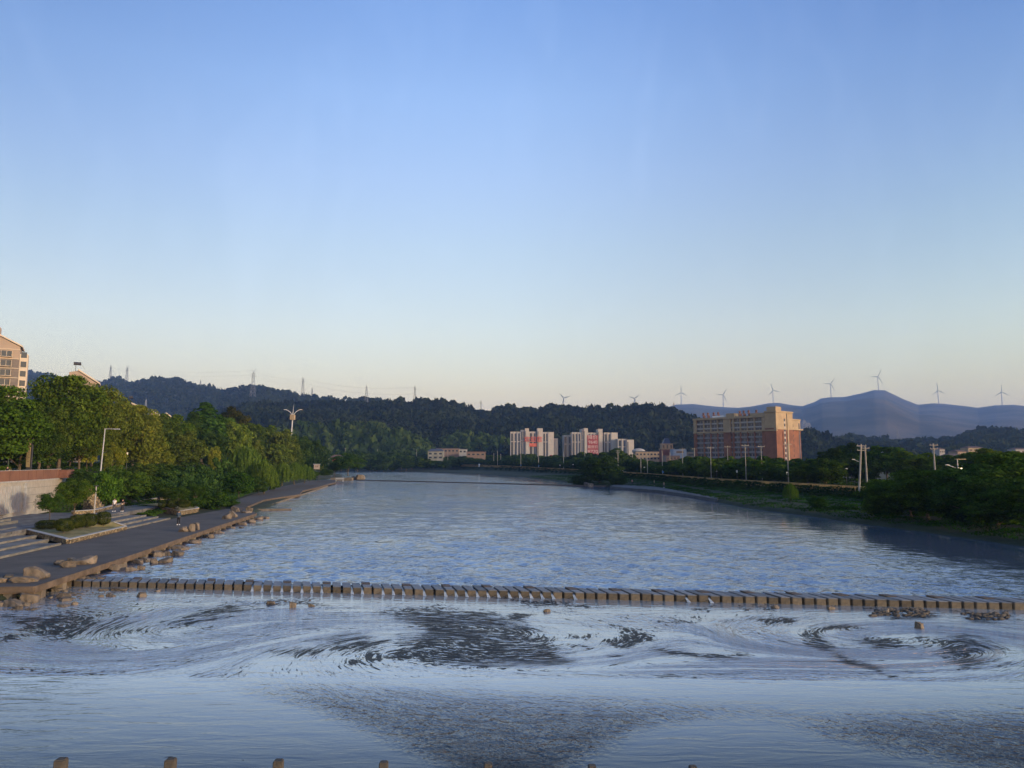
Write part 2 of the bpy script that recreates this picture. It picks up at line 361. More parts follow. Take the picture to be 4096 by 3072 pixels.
def polymask(X, Y, pts, soft, warp, ys=3.0):
    px, py = proj(X, np.maximum(Y, 8)); px = px + warp * 2.2 * fbm(X / 1.6, Y / 1.6, 4) * 2; py = py + warp * fbm(X / 1.6 + 7, Y / 1.6 + 3, 4) * 2
    inside = np.zeros(px.shape, bool); dist = np.full(px.shape, 1e9); n = len(pts); y_ = py * ys
    for i in range(n):
        x0, y0 = pts[i]; x1, y1 = pts[(i + 1) % n]; y0 *= ys; y1 *= ys
        c = ((y0 > y_) != (y1 > y_)) & (px < (x1 - x0) * (y_ - y0) / (y1 - y0 + 1e-9) + x0); inside ^= c
        dx, dy = x1 - x0, y1 - y0; t = np.clip(((px - x0) * dx + (y_ - y0) * dy) / (dx * dx + dy * dy), 0, 1); dist = np.minimum(dist, np.hypot(px - x0 - t * dx, y_ - y0 - t * dy))
    return np.clip(np.where(inside, dist, -dist) / soft * .5 + .5, 0, 1)
WEEDS = [([(1515, 2438), (1743, 2430), (1965, 2444), (2047, 2495), (2186, 2532), (2237, 2577), (2278, 2640), (2123, 2664), (1901, 2668), (1640, 2655), (1420, 2636), (1560, 2606), (1648, 2590), (1604, 2547), (1680, 2516), (1585, 2471)], 1.0, 60),
         ([(2040, 2446), (2110, 2460), (2105, 2492), (2030, 2488)], 1.0, 30), ([(2255, 2532), (2370, 2540), (2360, 2562), (2290, 2560)], 1.0, 25), ([(2280, 2576), (2380, 2590), (2360, 2600), (2290, 2594)], 1.0, 20), ([(2455, 2500), (2560, 2520), (2615, 2545), (2580, 2575), (2500, 2595), (2450, 2572), (2485, 2545)], 1.0, 30), ([(2430, 2618), (2475, 2622), (2465, 2634), (2432, 2632)], 1.0, 14),
         ([(1290, 2560), (1420, 2545), (1560, 2560), (1520, 2600), (1350, 2610)], .85, 60), ([(1100, 2600), (1260, 2590), (1300, 2620), (1150, 2635)], .7, 40), ([(700, 2480), (900, 2420), (980, 2440), (860, 2480), (560, 2530), (400, 2560), (450, 2530)], .9, 50), ([(950, 2400), (1250, 2405), (1290, 2425), (1000, 2425)], .8, 40),
         ([(0, 2450), (300, 2440), (500, 2470), (420, 2520), (200, 2560), (0, 2575)], .85, 90), ([(3195, 2535), (3260, 2500), (3400, 2490), (3490, 2510), (3420, 2520), (3300, 2520), (3290, 2560), (3330, 2600), (3260, 2590)], 1.0, 35), ([(3330, 2600), (3420, 2640), (3560, 2672), (3500, 2685), (3350, 2640)], .95, 30), ([(3440, 2560), (3560, 2555), (3640, 2590), (3520, 2605)], .95, 35),
         ([(3680, 2560), (3850, 2545), (3980, 2590), (3940, 2620), (4090, 2650), (3860, 2660), (3760, 2620)], .95, 50), ([(2620, 2600), (2900, 2610), (3010, 2640), (2900, 2650), (2680, 2625)], .85, 40), ([(2950, 2420), (3120, 2430), (3100, 2445), (2960, 2440)], .9, 25), ([(3480, 2432), (3720, 2440), (3740, 2468), (3560, 2470)], .95, 35), ([(3840, 2445), (4050, 2455), (4080, 2480), (3900, 2478)], .9, 35),
         ([(1960, 2396), (2150, 2400), (2300, 2412), (2440, 2432), (2300, 2436), (2100, 2420)], .85, 30), ([(2600, 2480), (2760, 2470), (2800, 2490), (2650, 2500)], .75, 30), ([(3000, 2470), (3200, 2480), (3180, 2500), (3050, 2495)], .85, 30), ([(2780, 2420), (2880, 2424), (2860, 2436), (2790, 2434)], .8, 20)]
def patches(X, Y):
    w = 0 * X
    for pts, a_, soft in WEEDS: w = np.maximum(w, a_ * polymask(X, Y, pts, soft * 1.1, 22))
    return w * (Y > crest(X) + .15)
def weed(X, Y):
    fx, fy = flow(X, Y); st = vnoise(fx / 1.4, fy / .7); return (Y > crest(X) + .15) * np.clip(.34 + .62 * (st - .5) * (.4 + vnoise(X / 6, Y / 3)) + patches(X, Y) * (.62 + .5 * vnoise(X / 1.2 + 5, Y / 1.2)), 0, 1.1)
POOL = [(820, 2690), (1300, 2705), (2100, 2745), (2700, 2775), (3300, 2820), (4300, 2790), (4700, 2800), (4700, 3120), (4096, 3075), (3800, 3040), (3500, 2985), (3300, 2935), (3100, 2885), (2900, 2868), (2700, 2880), (2500, 2930), (2350, 3020), (2200, 3150), (1900, 3150), (1800, 3060), (1600, 2965), (1400, 2885), (1150, 2790)]
def poolmask(X, Y):
    px, py = proj(X, np.maximum(Y, 8)); up = np.interp(px, [p[0] for p in POOL[:7]], [p[1] for p in POOL[:7]])
    return polymask(X, Y, POOL, 95, 26) * np.clip((py - up) / 110, .15, 1)
def chop(X, Y):
    apron = (Y > crest(X)) * 1.0; fx, fy = flow(X, Y)
    st = np.clip(vnoise(fx / 2.6 + 3, fy / .9) * 1.8 - .5, 0, 1); right = np.clip((X - 3) / 8, 0, 1) * np.clip((srow(X) - 3.2 - Y) / 2, 0, 1); left = np.clip((-6 - X) / 8, 0, 1) * np.clip((srow(X) - 2 - Y) / 3, 0, 1)
    w = apron * (.03 + .16 * st + right * (.08 + .50 * st) + left * (.08 + .36 * st)) + patches(X, Y) * .25
    px, py = proj(X, np.maximum(Y, 8)); up = np.interp(px, [p[0] for p in POOL[:7]], [p[1] for p in POOL[:7]])
    pool = poolmask(X, Y)
    return w + pool * (1 - apron) * .9
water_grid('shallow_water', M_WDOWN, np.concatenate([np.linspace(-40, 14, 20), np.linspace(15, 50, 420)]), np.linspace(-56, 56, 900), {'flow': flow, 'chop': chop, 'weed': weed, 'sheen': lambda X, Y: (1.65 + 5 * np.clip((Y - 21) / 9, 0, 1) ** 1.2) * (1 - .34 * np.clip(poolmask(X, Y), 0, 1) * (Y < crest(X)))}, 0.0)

# ------------------------------------------------------------------ hills
def interp_ridge(pts, D, px):
    return np.interp(px, [p[0] for p in pts], [p[1] for p in pts]), np.interp(px, [p[0] for p in D], [p[1] for p in D])
M_HILL = mat('hill_soil', (.020, .028, .014), 1, scale=.02, col2=(.04, .05, .022))
M_MOUNT = mat('mountain_scrub', (.012, .018, .010), 1, scale=.004, col2=(.085, .068, .040), bump=0, detail=8)
def ridge_fn(pts, D, D0, z0, lower, amp):
    def H(px, t):   # t 0 foot .. 1 ridge .. 1.6 back; returns X,Y,Z
        py, d = interp_ridge(pts, D, px)
        d0 = np.interp(px, [p[0] for p in D0], [p[1] for p in D0])
        dz = -(py - 1536) / F; zz = sin(PITCH) + dz * cos(PITCH); yy = cos(PITCH) - dz * sin(PITCH)
        zr = CZ + zz / yy * d - lower
        Y = d0 + (d - d0) * t; X = (px - 2048) / F * Y / 1.0
        s = np.clip(t, 0, 1); prof = s ** .85
        prof = np.where(t > 1, np.clip(1 - (t - 1) * 1.6, 0, 1), prof)
        n = fbm(X / (d * .16) + 3, Y / (d * .16), 5) * amp * np.clip(np.minimum(s * 3, (1 - s) * 3), 0, 1)
        return X, Y, np.maximum(z0 + (zr - z0) * prof + n, z0 - 3)
    return H
def hill(name, pts, D, D0, z0, m, lower=0, amp=20, nx=220, nt_=40):
    H = ridge_fn(pts, D, D0, z0, lower, amp)
    px = np.linspace(pts[0][0], pts[-1][0], nx); t = np.concatenate([np.linspace(0, 1, nt_), np.linspace(1.03, 1.6, 10)])
    T, PX = np.meshgrid(t, px, indexing='ij'); X, Y, Z = H(PX, T)
    tag(link(name, grid_mesh(name, X, Y, Z, m)), kind='structure'); return H
def crown_proto(nq, leaf, seed, flat=1.0, oct_=False):
    g = np.random.default_rng(seed); d = g.normal(size=(nq, 3)); d /= np.linalg.norm(d, axis=1)[:, None]; d[:, 2] = np.abs(d[:, 2]) * 1.0 - .15
    r = .75 + .3 * g.random(nq); c = d * r[:, None]; c[:, 2] = c[:, 2] * flat
    nrm = d + g.normal(size=(nq, 3)) * .35; nrm /= np.linalg.norm(nrm, axis=1)[:, None]
    u = np.cross(nrm, g.normal(size=(nq, 3))); u /= np.linalg.norm(u, axis=1)[:, None]; w = np.cross(nrm, u)
    s = leaf * (.6 + .8 * g.random(nq))[:, None]
    V = np.stack([c - u * s, c - w * s * .7, c + u * s, c + w * s * .7], 1)   # nq,4,3
    return V
def forest(name, H, pts, n, rad, m, label, leaf=.42, nq=26, t0=0, t1=1.0, sink=.3, seed=1, tone0=.2, tone1=.9, ridge=160, patchscale=60, tall=1.15):
    g = np.random.default_rng(seed); a, b = pts[0][0], pts[-1][0]
    px = np.concatenate([g.uniform(a, b, n), g.uniform(a, b, ridge)]); t = np.concatenate([t0 + (t1 - t0) * g.random(n) ** .9, 1 + .02 * g.normal(size=ridge)])
    X, Y, Z = H(px, t); keep = (X < XL(Y) - 5) | (X > XR(Y) + 15) | (Y > 640); px, t, X, Y, Z = px[keep], t[keep], X[keep], Y[keep], Z[keep]
    k = len(X); protos = [crown_proto(nq, leaf, 100 + i) for i in range(6)]
    rr = rad * (.5 + 1.0 * g.random(k) ** 1.8); pi_ = g.integers(0, 6, k)
    V = np.stack(protos)[pi_] * rr[:, None, None, None]; V[..., 2] *= (tall * (.8 + .6 * g.random(k)))[:, None, None]
    ang = g.uniform(0, 6.28, k); ca, sa = np.cos(ang)[:, None, None], np.sin(ang)[:, None, None]
    x = V[..., 0] * ca - V[..., 1] * sa; y = V[..., 0] * sa + V[..., 1] * ca
    V = np.stack([x + X[:, None, None], y + Y[:, None, None], V[..., 2] + (Z + rr * sink)[:, None, None]], -1)
    v = V.reshape(-1, 3); f = np.arange(len(v)).reshape(-1, 4)
    patch = np.clip((.5 + 3.2 * fbm(X / patchscale, Y / patchscale, 3)) + .32 * g.normal(size=k), 0, 1)
    tone = np.clip((tone0 + (tone1 - tone0) * patch)[:, None] + .10 * g.normal(size=(k, nq)), 0, 1).ravel()
    o = link(name, mesh_from(name, v, f, (m,), tone=tone)); tag(o, label, 'forest', kind='stuff'); return o

# far left blue ridge
PTS = [(-1200, 1560), (-500, 1520), (0, 1490), (101, 1482), (139, 1489), (175, 1496), (260, 1520), (320, 1540), (388, 1526), (439, 1507), (464, 1509), (523, 1528), (603, 1509), (700, 1513), (756, 1532), (853, 1551), (891, 1558), (946, 1548), (997, 1541), (1060, 1548), (1127, 1563), (1191, 1576), (1254, 1586), (1359, 1595), (1423, 1591), (1499, 1597), (1600, 1620), (1800, 1680), (2000, 1740)]
DD = [(-1200, 2900), (300, 2900), (500, 2300), (1000, 2000), (1500, 1700), (2000, 1600)]
Hb = hill('hill_left_ridge', PTS, DD, [(-1200, 1200), (2000, 1200)], 6, M_HILL, lower=7, amp=30, nx=300)
forest('hill_forest', Hb, PTS, 11000, 6.5, M_WOODS, 'dark blue wooded ridge behind the riverside trees on the left', leaf=.5, nq=12, ridge=900, patchscale=160, seed=3, tone0=.3, tone1=.6)
# far mountain right
PTM = [(1900, 1800), (2300, 1740), (2500, 1690), (2600, 1650), (2664, 1631), (2704, 1618), (2777, 1616), (2824, 1622), (2885, 1628), (2957, 1631), (3012, 1625), (3077, 1613), (3117, 1611), (3174, 1621), (3211, 1625), (3265, 1607), (3287, 1594), (3323, 1589), (3384, 1588), (3419, 1580), (3450, 1574), (3503, 1560), (3546, 1561), (3575, 1575), (3618, 1596), (3676, 1619), (3734, 1613), (3781, 1615), (3879, 1626), (3915, 1631), (3987, 1621), (4060, 1619), (4096, 1623), (4400, 1640), (4900, 1610), (5400, 1700)]
hill('mountain', PTM, [(1900, 5600), (5400, 5600)], [(1900, 2200), (5400, 2200)], 5, M_MOUNT, amp=130, nx=420, nt_=70)
# mid dark wooded hill
PTD = [(300, 1800), (600, 1730), (850, 1650), (971, 1618), (1030, 1605), (1106, 1609), (1233, 1609), (1317, 1604), (1463, 1610), (1553, 1599), (1597, 1595), (1625, 1606), (1644, 1609), (1665, 1598), (1752, 1599), (1821, 1607), (1835, 1619), (1886, 1628), (1915, 1641), (1944, 1637), (2016, 1628), (2078, 1630), (2130, 1637), (2222, 1620), (2315, 1632), (2463, 1628), (2592, 1619), (2685, 1632), (2769, 1665), (2900, 1710), (3050, 1740), (3221, 1730), (3243, 1724), (3265, 1732), (3319, 1751), (3400, 1770), (3550, 1800), (3700, 1830)]
DM = [(300, 1100), (1500, 1150), (2300, 1150), (2700, 980), (3100, 900), (3700, 850)]
Hd = hill('hill_middle', PTD, DM, [(300, 700), (1500, 730), (3700, 740)], 5, M_HILL, lower=6, amp=28, nx=300)
forest('hill_forest', Hd, PTD, 12000, 4.8, M_WOODS, 'long dark wooded hill filling the middle of the skyline', leaf=.42, nq=22, ridge=700, patchscale=70, seed=5, tone0=0, tone1=.75)
# near green hump and the second green rise
PTN = [(700, 1800), (1000, 1740), (1150, 1715), (1300, 1706), (1390, 1691), (1445, 1701), (1506, 1699), (1553, 1716), (1611, 1727), (1665, 1752), (1709, 1770), (1722, 1800), (1730, 1835)]
Hn = hill('hill_near', PTN, [(700, 740), (1730, 740)], [(700, 690), (1730, 690)], 4, M_HILL, lower=6, amp=3, nx=160)
forest('hillside_wood', Hn, PTN, 1100, 5.5, M_LEAF, 'green wooded hump rising behind the bend of the river', leaf=.3, nq=60, ridge=120, patchscale=30, seed=8, tone0=.0, tone1=.45)
PTN2 = [(1700, 1835), (1760, 1765), (1821, 1740), (1987, 1744), (2023, 1756), (2120, 1775), (2300, 1790), (2560, 1800), (2700, 1795), (2780, 1790), (2900, 1815)]
Hn2 = hill('hill_green_rise', PTN2, [(1700, 800), (2900, 800)], [(1700, 750), (2900, 750)], 4, M_HILL, lower=6, amp=3, nx=160)
forest('hillside_wood', Hn2, PTN2, 900, 5.5, M_LEAF, 'green belt of trees between the dark hill and the white towers', leaf=.3, nq=50, ridge=120, patchscale=30, seed=9, tone0=.0, tone1=.35)
# right low hill
PTR = [(3150, 1800), (3300, 1755), (3343, 1760), (3398, 1750), (3434, 1760), (3535, 1764), (3571, 1774), (3655, 1763), (3698, 1768), (3770, 1764), (3843, 1748), (3897, 1729), (3951, 1722), (4024, 1725), (4096, 1732), (4400, 1700), (4900, 1740), (5400, 1800)]
Hr = hill('hill_right', PTR, [(3150, 1300), (5400, 1300)], [(3150, 800), (5400, 800)], 5, M_HILL, lower=7, amp=12, nx=200)
forest('hill_forest', Hr, PTR, 3600, 7.5, M_WOODS, 'low wooded hill under the mountain on the right', leaf=.4, nq=24, ridge=400, patchscale=60, seed=11, tone0=.3, tone1=1)
# ------------------------------------------------------------------ stepping stones
M_STEP = mat('stepping_stone', (.10, .076, .048), .85, scale=1.3, col2=(.20, .155, .10), bump=.4, bscale=5)
M_STEPTOP = mat('sky_tinted_slab_top', (.12, .12, .13), .6, scale=2.5, col2=(.19, .19, .19), bump=.2)  # pale bluish sky reflection on the tops is put into this colour
M_RUST = mat('rust_edge', (.11, .085, .07), .8, .3, 6)
def randomise(m, lo, hi):
    nt = m.node_tree; b = nt.nodes['Principled BSDF']; oi = nt.nodes.new('ShaderNodeObjectInfo'); mr = nt.nodes.new('ShaderNodeMapRange'); nt.links.new(oi.outputs['Random'], mr.inputs[0]); mr.inputs[3].default_value = lo; mr.inputs[4].default_value = hi
    v = nt.nodes.new('ShaderNodeVectorMath'); v.operation = 'SCALE'; src = b.inputs['Base Color'].links[0].from_socket; nt.links.new(src, v.inputs[0]); nt.links.new(mr.outputs[0], v.inputs['Scale']); nt.links.new(v.outputs[0], b.inputs['Base Color'])
for m_ in (M_STEP, M_STEPTOP, M_STONE): randomise(m_, .65, 1.25)
pitch = .692; nst = int(SLEN / pitch) + 3
def step_mesh(kind, seed):
    g = random.Random(seed); w = .555; h = .40; a = SDIR * 1.0; b = FLOW * 1.75
    def quad(l0, l1, z0, z1, mb, ins=.0):
        c = [a * ins + b * l0, a * (w - ins) + b * l0, a * (w - ins) + b * l1, a * ins + b * l1]
        jt = [g.uniform(-.012, .012) for _ in range(4)]
        P = [(p.x, p.y, z0) for p in c] + [(p.x, p.y, z1 + jt[i]) for i, p in enumerate(c)]
        mb.add(P, [(3, 2, 1, 0), (4, 5, 6, 7), (0, 1, 5, 4), (1, 2, 6, 5), (2, 3, 7, 6), (3, 0, 4, 7)])
    m1 = MB(); quad(0, .62 if kind == 'b' else 1.0, -.5, h - .05, m1)
    m2 = MB(); quad(-.012, .62 if kind == 'b' else 1.012, h - .046, h + .01, m2, -.008)
    m3 = MB()
    if kind == 'b': quad(.622, 1.0, -.5, h + .02, m3)
    m4 = MB()
    if kind == 'b': quad(.61, 1.02, h + .024, h + .06, m4, -.02)
    return m1, m2, m3, m4
protos = []
for i in range(8):
    kind = 'b' if i < 2 else 'a'
    a_, b_, c_, d_ = step_mesh(kind, i)
    ms = [mesh_from('block', a_.v, a_.f, (M_STEP,)), mesh_from('slab', b_.v, b_.f, (M_STEPTOP,))]
    if kind == 'b': ms += [mesh_from('rear_block', c_.v, c_.f, (M_STEP,)), mesh_from('raised_slab', d_.v, d_.f, (M_RUST,))]
    import bmesh
    for me in ms:
        bm = bmesh.new(); bm.from_mesh(me); bmesh.ops.bevel(bm, geom=bm.edges[:], offset=.018, segments=2, affect='EDGES', clamp_overlap=True); bm.to_mesh(me); bm.free()
    protos.append(ms)
FIRST = Vector((SA[0], SA[1], 0))
spill_gaps = []
for i in range(nst):
    p = FIRST + SDIR * (i * pitch + random.uniform(-.01, .01)); raised = (i % 4 == 3)
    ms = protos[random.randrange(2)] if raised else protos[2 + random.randrange(6)]
    if i == 0: lab = 'big end stepping stone touching the boardwalk corner'; g = 'stepping stones across the river'
    elif raised: w_ = 'near the boardwalk' if i < 19 else ('beside the falling white water' if i < 45 else 'in the right part of the row'); lab = 'stepping stone with a raised brown rear slab ' + w_; g = 'raised slab stepping stones ' + w_
    else:
        w_ = 'at the boardwalk end of the row' if i < 10 else ('in the left part of the row, no water falling beside it' if i < 19 else ('with white water falling beside it' if i < 45 else 'in the right part of the row'))
        lab = 'plain flat stepping stone ' + w_; g = 'plain stepping stones ' + w_
    t = empty('stepping_stone', p, lab, 'stepping stone', g, rz=random.uniform(-.03, .03), sc=(1.25, 1, 1.1) if i == 0 else (1, 1, random.uniform(.94, 1.05)))
    if i == 0: t.location = p - SDIR * .2
    for me in ms: link(me.name.split('.')[0], me, t)
    if 19 <= i <= 62: spill_gaps.append((p + SDIR * .56, i))
# sheets of water falling through the gaps
M_SKYSPILL = mat('falling_water', (.30, .35, .38), .15, scale=6, col2=(.52, .56, .58), bump=.5, spec=.8, stretch=(1, .3, 1))  # whiteness of the sheets is reflected pale sky, painted into the base colour
sm = MB()
for p, i in spill_gaps:
    if random.random() < .10 or i > 50 and random.random() < .6: continue
    w = .125; pr = [(1.7, .32), (.5, .29), (.12, .26), (-.10, .12), (-.30, .01)]
    P = []
    for k, (l, z) in enumerate(pr):
        q = p + FLOW * l; ww = w if k < 3 else w * (1.3 + .5 * (k == 4)); sh = -(ww - w) / 2
        P += [tuple(q + SDIR * sh + Vector((0, 0, z))), tuple(q + SDIR * (sh + ww) + Vector((0, 0, z)))]
    sm.add(P, [(2 * k, 2 * k + 1, 2 * k + 3, 2 * k + 2) for k in range(4)])
tag(sm.build('falling_water', M_SKYSPILL), 'thin white sheets of water spilling between the stepping stones', 'water', kind='stuff')
# submerged sill under the stones
sb = MB(); a0 = FIRST - SDIR * 3; a1 = FIRST + SDIR * (SLEN + 4)
sb.prism([(a0.x, a0.y + .35), (a1.x, a1.y + .35), (a1.x, a1.y + 1.6), (a0.x, a0.y + 1.6)], -.6, .16)
tag(sb.build('weir_sill', mat('wet_concrete', (.06, .055, .045), .5, .3, 2)), 'dark wet weir sill under the stepping stones', 'weir')

# ------------------------------------------------------------------ far thin weir
A = gp(1345, 1919, .35); B = gp(2420, 1946, .35); fw = MB(); d = Vector((B[0] - A[0], B[1] - A[1], 0)); n = Vector((-d.y, d.x, 0)).normalized() * .9
fw.prism([(A[0], A[1]), (B[0], B[1]), (B[0] + n.x, B[1] + n.y), (A[0] + n.x, A[1] + n.y)], -.3, .62)
fwo = empty('footpath_weir', (0, 0, 0), 'far thin brown line of stepping stones crossing the whole river upstream', 'weir'); fw.build('sill', M_RUST, fwo)

# ------------------------------------------------------------------ bollards in the water near the camera
M_BOL = mat('bollard_stone', (.055, .045, .036), .9, scale=3, col2=(.10, .085, .065), bump=.5)
bolls = [(245, 3035, 38, 'farthest to the left in the picture'), (683, 3035, 36, 'second from the left'), (1114, 3040, 34, 'third from the left'), (1535, 3047, 32, 'fourth from the left'), (1952, 3052, 31, 'fifth from the left'), (2368, 3061, 31, 'sixth from the left, with a rounded top'), (2772, 3064, 30, 'last on the right, barely showing')]
for px, py, w, lab in bolls:
    Y = 17.4; x, y, z = at(px, py, Y); t = empty('bollard', (x, y, 0), 'square stone bollard in the near water, ' + lab, 'bollard', 'bollards in the near water')
    s = w * Y / F / 1.0; m = MB(); m.box((0, 0, z / 2 - .6), (s, s, z + 1.2 - .1)); m.build('post', M_BOL, t, bevel=.02)
    m = MB(); m.box((0, 0, z - .047), (s * 1.02, s * 1.02, .10), top=(s * .95, s * .95)); m.build('cap', M_BOL, t, bevel=.02)

# ------------------------------------------------------------------ boardwalk
M_DECK = mat('deck_boards', (.080, .062, .047), .85, scale=.35, col2=(.15, .120, .092), bump=.3, stretch=(1, 1, 1), bscale=2)
# plank lines on the deck
nt = M_DECK.node_tree; b = nt.nodes['Principled BSDF']
tcd = nt.nodes.new('ShaderNodeTexCoord'); mpd = nt.nodes.new('ShaderNodeMapping'); mpd.inputs['Rotation'].default_value = (0, 0, .13); nt.links.new(tcd.outputs['Object'], mpd.inputs[0])
wv = nt.nodes.new('ShaderNodeTexBrick'); wv.inputs['Scale'].default_value = 1; wv.inputs['Brick Width'].default_value = 4.2; wv.inputs['Row Height'].default_value = .30; wv.inputs['Mortar Size'].default_value = .022
wv.inputs['Color1'].default_value = (.105, .082, .064, 1); wv.inputs['Color2'].default_value = (.068, .052, .040, 1); wv.inputs['Mortar'].default_value = (.018, .015, .014, 1); nt.links.new(mpd.outputs[0], wv.inputs['Vector'])
mm = nt.nodes.new('ShaderNodeMix'); mm.data_type = 'RGBA'; mm.inputs[0].default_value = .6
src = b.inputs['Base Color'].links[0].from_socket; nt.links.new(src, mm.inputs[6]); nt.links.new(wv.outputs[0], mm.inputs[7]); nt.links.new(mm.outputs[2], b.inputs['Base Color'])
M_BEAM = mat('deck_edge_wood', (.085, .058, .036), .85, scale=1.5, col2=(.15, .105, .068), bump=.3)
M_PIER = mat('pier_stone', (.13, .10, .07), .9, scale=2, col2=(.2, .16, .11), bump=.4)
DZ = .92
def poly(pxs, z): return [gp(a, b, z) for a, b in pxs]
def boardwalk(name, pxs, edge_idx, label, cat, pier=True, back=None):
    pts = poly(pxs, DZ) if back is None else poly(pxs, DZ) + back
    # orientation ccw
    ar = sum(pts[i][0] * pts[(i + 1) % len(pts)][1] - pts[(i + 1) % len(pts)][0] * pts[i][1] for i in range(len(pts)))
    cx = sum(p[0] for p in pts) / len(pts); t = empty(name, (0, 0, 0), label, cat)
    q = pts if ar > 0 else pts[::-1]
    m = MB(); m.prism(q, DZ - .12, DZ); m.build('deck', M_DECK, t)
    for i in edge_idx:
        a, b_ = Vector((*pts[i], 0)), Vector((*pts[i + 1], 0)); d = (b_ - a); n_ = Vector((-d.y, d.x, 0)).normalized() * (-1 if ar > 0 else 1)
        L_ = d.length; k = max(1, int(L_ / 12)); m = MB()
        e0 = a; e1 = b_; o1 = n_ * .07; P = [(e0.x, e0.y), (e1.x, e1.y), (e1.x + o1.x, e1.y + o1.y), (e0.x + o1.x, e0.y + o1.y)]
        if ar > 0: P = [P[0], P[3], P[2], P[1]]
        m.prism(P, DZ - .33, DZ + .03); i_ = n_ * -.30; P2_ = [(e0.x - n_.x * .003, e0.y - n_.y * .003), (e1.x - n_.x * .003, e1.y - n_.y * .003), (e1.x + i_.x, e1.y + i_.y), (e0.x + i_.x, e0.y + i_.y)]
        if ar < 0: P2_ = P2_[::-1]
        m.prism(P2_, DZ - .42, DZ - .125); m.build('edge_beam', M_BEAM, t)
        if pier:
            nn = int(L_ / 2.3)
            for j in range(nn):
                c = a + d * ((j + .5) / nn) - n_ * .35
                m = MB(); m.box((c.x, c.y, -.15), (.55, .45, 1.25), rz=atan2(d.y, d.x)); m.build('pier', M_PIER, t)
    return t
inner = [(lerp(XPt, y) + .0, y) for y in (96, 88, 79, 63, 50, 40)]
boardwalk('boardwalk', [(-300, 2352), (137, 2347), (231, 2316), (488, 2233), (800, 2128), (1026, 2053), (985, 2032), (905, 2036)], [0, 1, 2, 3, 4], 'wide dark plank riverside boardwalk on short stone piers', 'boardwalk', back=inner + [(-75, 43)])
boardwalk('boardwalk', [(940, 2046), (1000, 2022), (1052, 2000), (1100, 1992), (1196, 1978), (1208, 1963), (1262, 1951), (1342, 1929), (1342, 1919), (1240, 1923), (1180, 1935), (1110, 1950), (1020, 1975), (930, 2005)], [0, 1, 2, 3, 4, 5, 6, 7], 'narrow far stretch of dark boardwalk with notched brown edge', 'boardwalk', pier=False)
# low curb wall in the water beside the far boardwalk
cw = [gp(a, b, .5) for a, b in [(1004, 2046), (1090, 2016), (1190, 1983), (1312, 1943)]]
m = MB()
for i in range(3):
    a, b_ = Vector((*cw[i], 0)), Vector((*cw[i + 1], 0)); n_ = Vector((-(b_ - a).y, (b_ - a).x, 0)).normalized() * .5
    m.prism([(a.x, a.y), (b_.x, b_.y), (b_.x + n_.x, b_.y + n_.y), (a.x + n_.x, a.y + n_.y)], -.4, .52 - i * .02)
tag(m.build('kerb_wall', mat('curb_stone', (.20, .15, .09), .9, .25, 2, bump=.4)), 'long low tan kerb wall in the water beside the narrow boardwalk', 'kerb wall')
a = gp(1045, 2042, UP); m = MB(); m.box((a[0] + 2.2, a[1], .42), (5.5, .7, .35), rz=.15); tag(m.build('sunken_beam', M_PIER), 'short dark beam lying in the water off the boardwalk', 'beam')

# ------------------------------------------------------------------ pavement, steps
M_PAVE = mat('blue_grey_paving', (.145, .135, .12), .8, scale=1.2, col2=(.21, .20, .18), bump=.15, bscale=4)
def joints(m, bw, rh, ms, dark, rot=.13):
    nt = m.node_tree; b = nt.nodes['Principled BSDF']; t = nt.nodes.new('ShaderNodeTexCoord'); mp = nt.nodes.new('ShaderNodeMapping'); mp.inputs['Rotation'].default_value = (0, 0, rot); nt.links.new(t.outputs['Object'], mp.inputs[0])
    k = nt.nodes.new('ShaderNodeTexBrick'); k.inputs['Scale'].default_value = 1; k.inputs['Brick Width'].default_value = bw; k.inputs['Row Height'].default_value = rh; k.inputs['Mortar Size'].default_value = ms
    k.inputs['Color1'].default_value = (1, 1, 1, 1); k.inputs['Color2'].default_value = (.78, .78, .8, 1); k.inputs['Mortar'].default_value = (*(dark,) * 3, 1); nt.links.new(mp.outputs[0], k.inputs['Vector'])
    n1 = nt.nodes.new('ShaderNodeTexNoise'); n1.inputs['Scale'].default_value = .5; n1.inputs['Detail'].default_value = 6; nt.links.new(t.outputs['Object'], n1.inputs['Vector']); r = nt.nodes.new('ShaderNodeMapRange'); r.inputs[1].default_value = .35; r.inputs[2].default_value = .65; r.inputs[3].default_value = .6; r.inputs[4].default_value = 1.1; nt.links.new(n1.outputs['Fac'], r.inputs[0])
    mm = nt.nodes.new('ShaderNodeMix'); mm.data_type = 'RGBA'; mm.blend_type = 'MULTIPLY'; mm.inputs[0].default_value = 1; src = b.inputs['Base Color'].links[0].from_socket; nt.links.new(src, mm.inputs[6]); nt.links.new(k.outputs[0], mm.inputs[7])
    v = nt.nodes.new('ShaderNodeVectorMath'); v.operation = 'SCALE'; nt.links.new(mm.outputs[2], v.inputs[0]); nt.links.new(r.outputs[0], v.inputs['Scale']); nt.links.new(v.outputs[0], b.inputs['Base Color'])
joints(M_PAVE, 1.2, .6, .03, .45)
M_RISER = mat('stone_riser', (.13, .12, .10), .85, scale=1.5, col2=(.21, .19, .16), bump=.3)
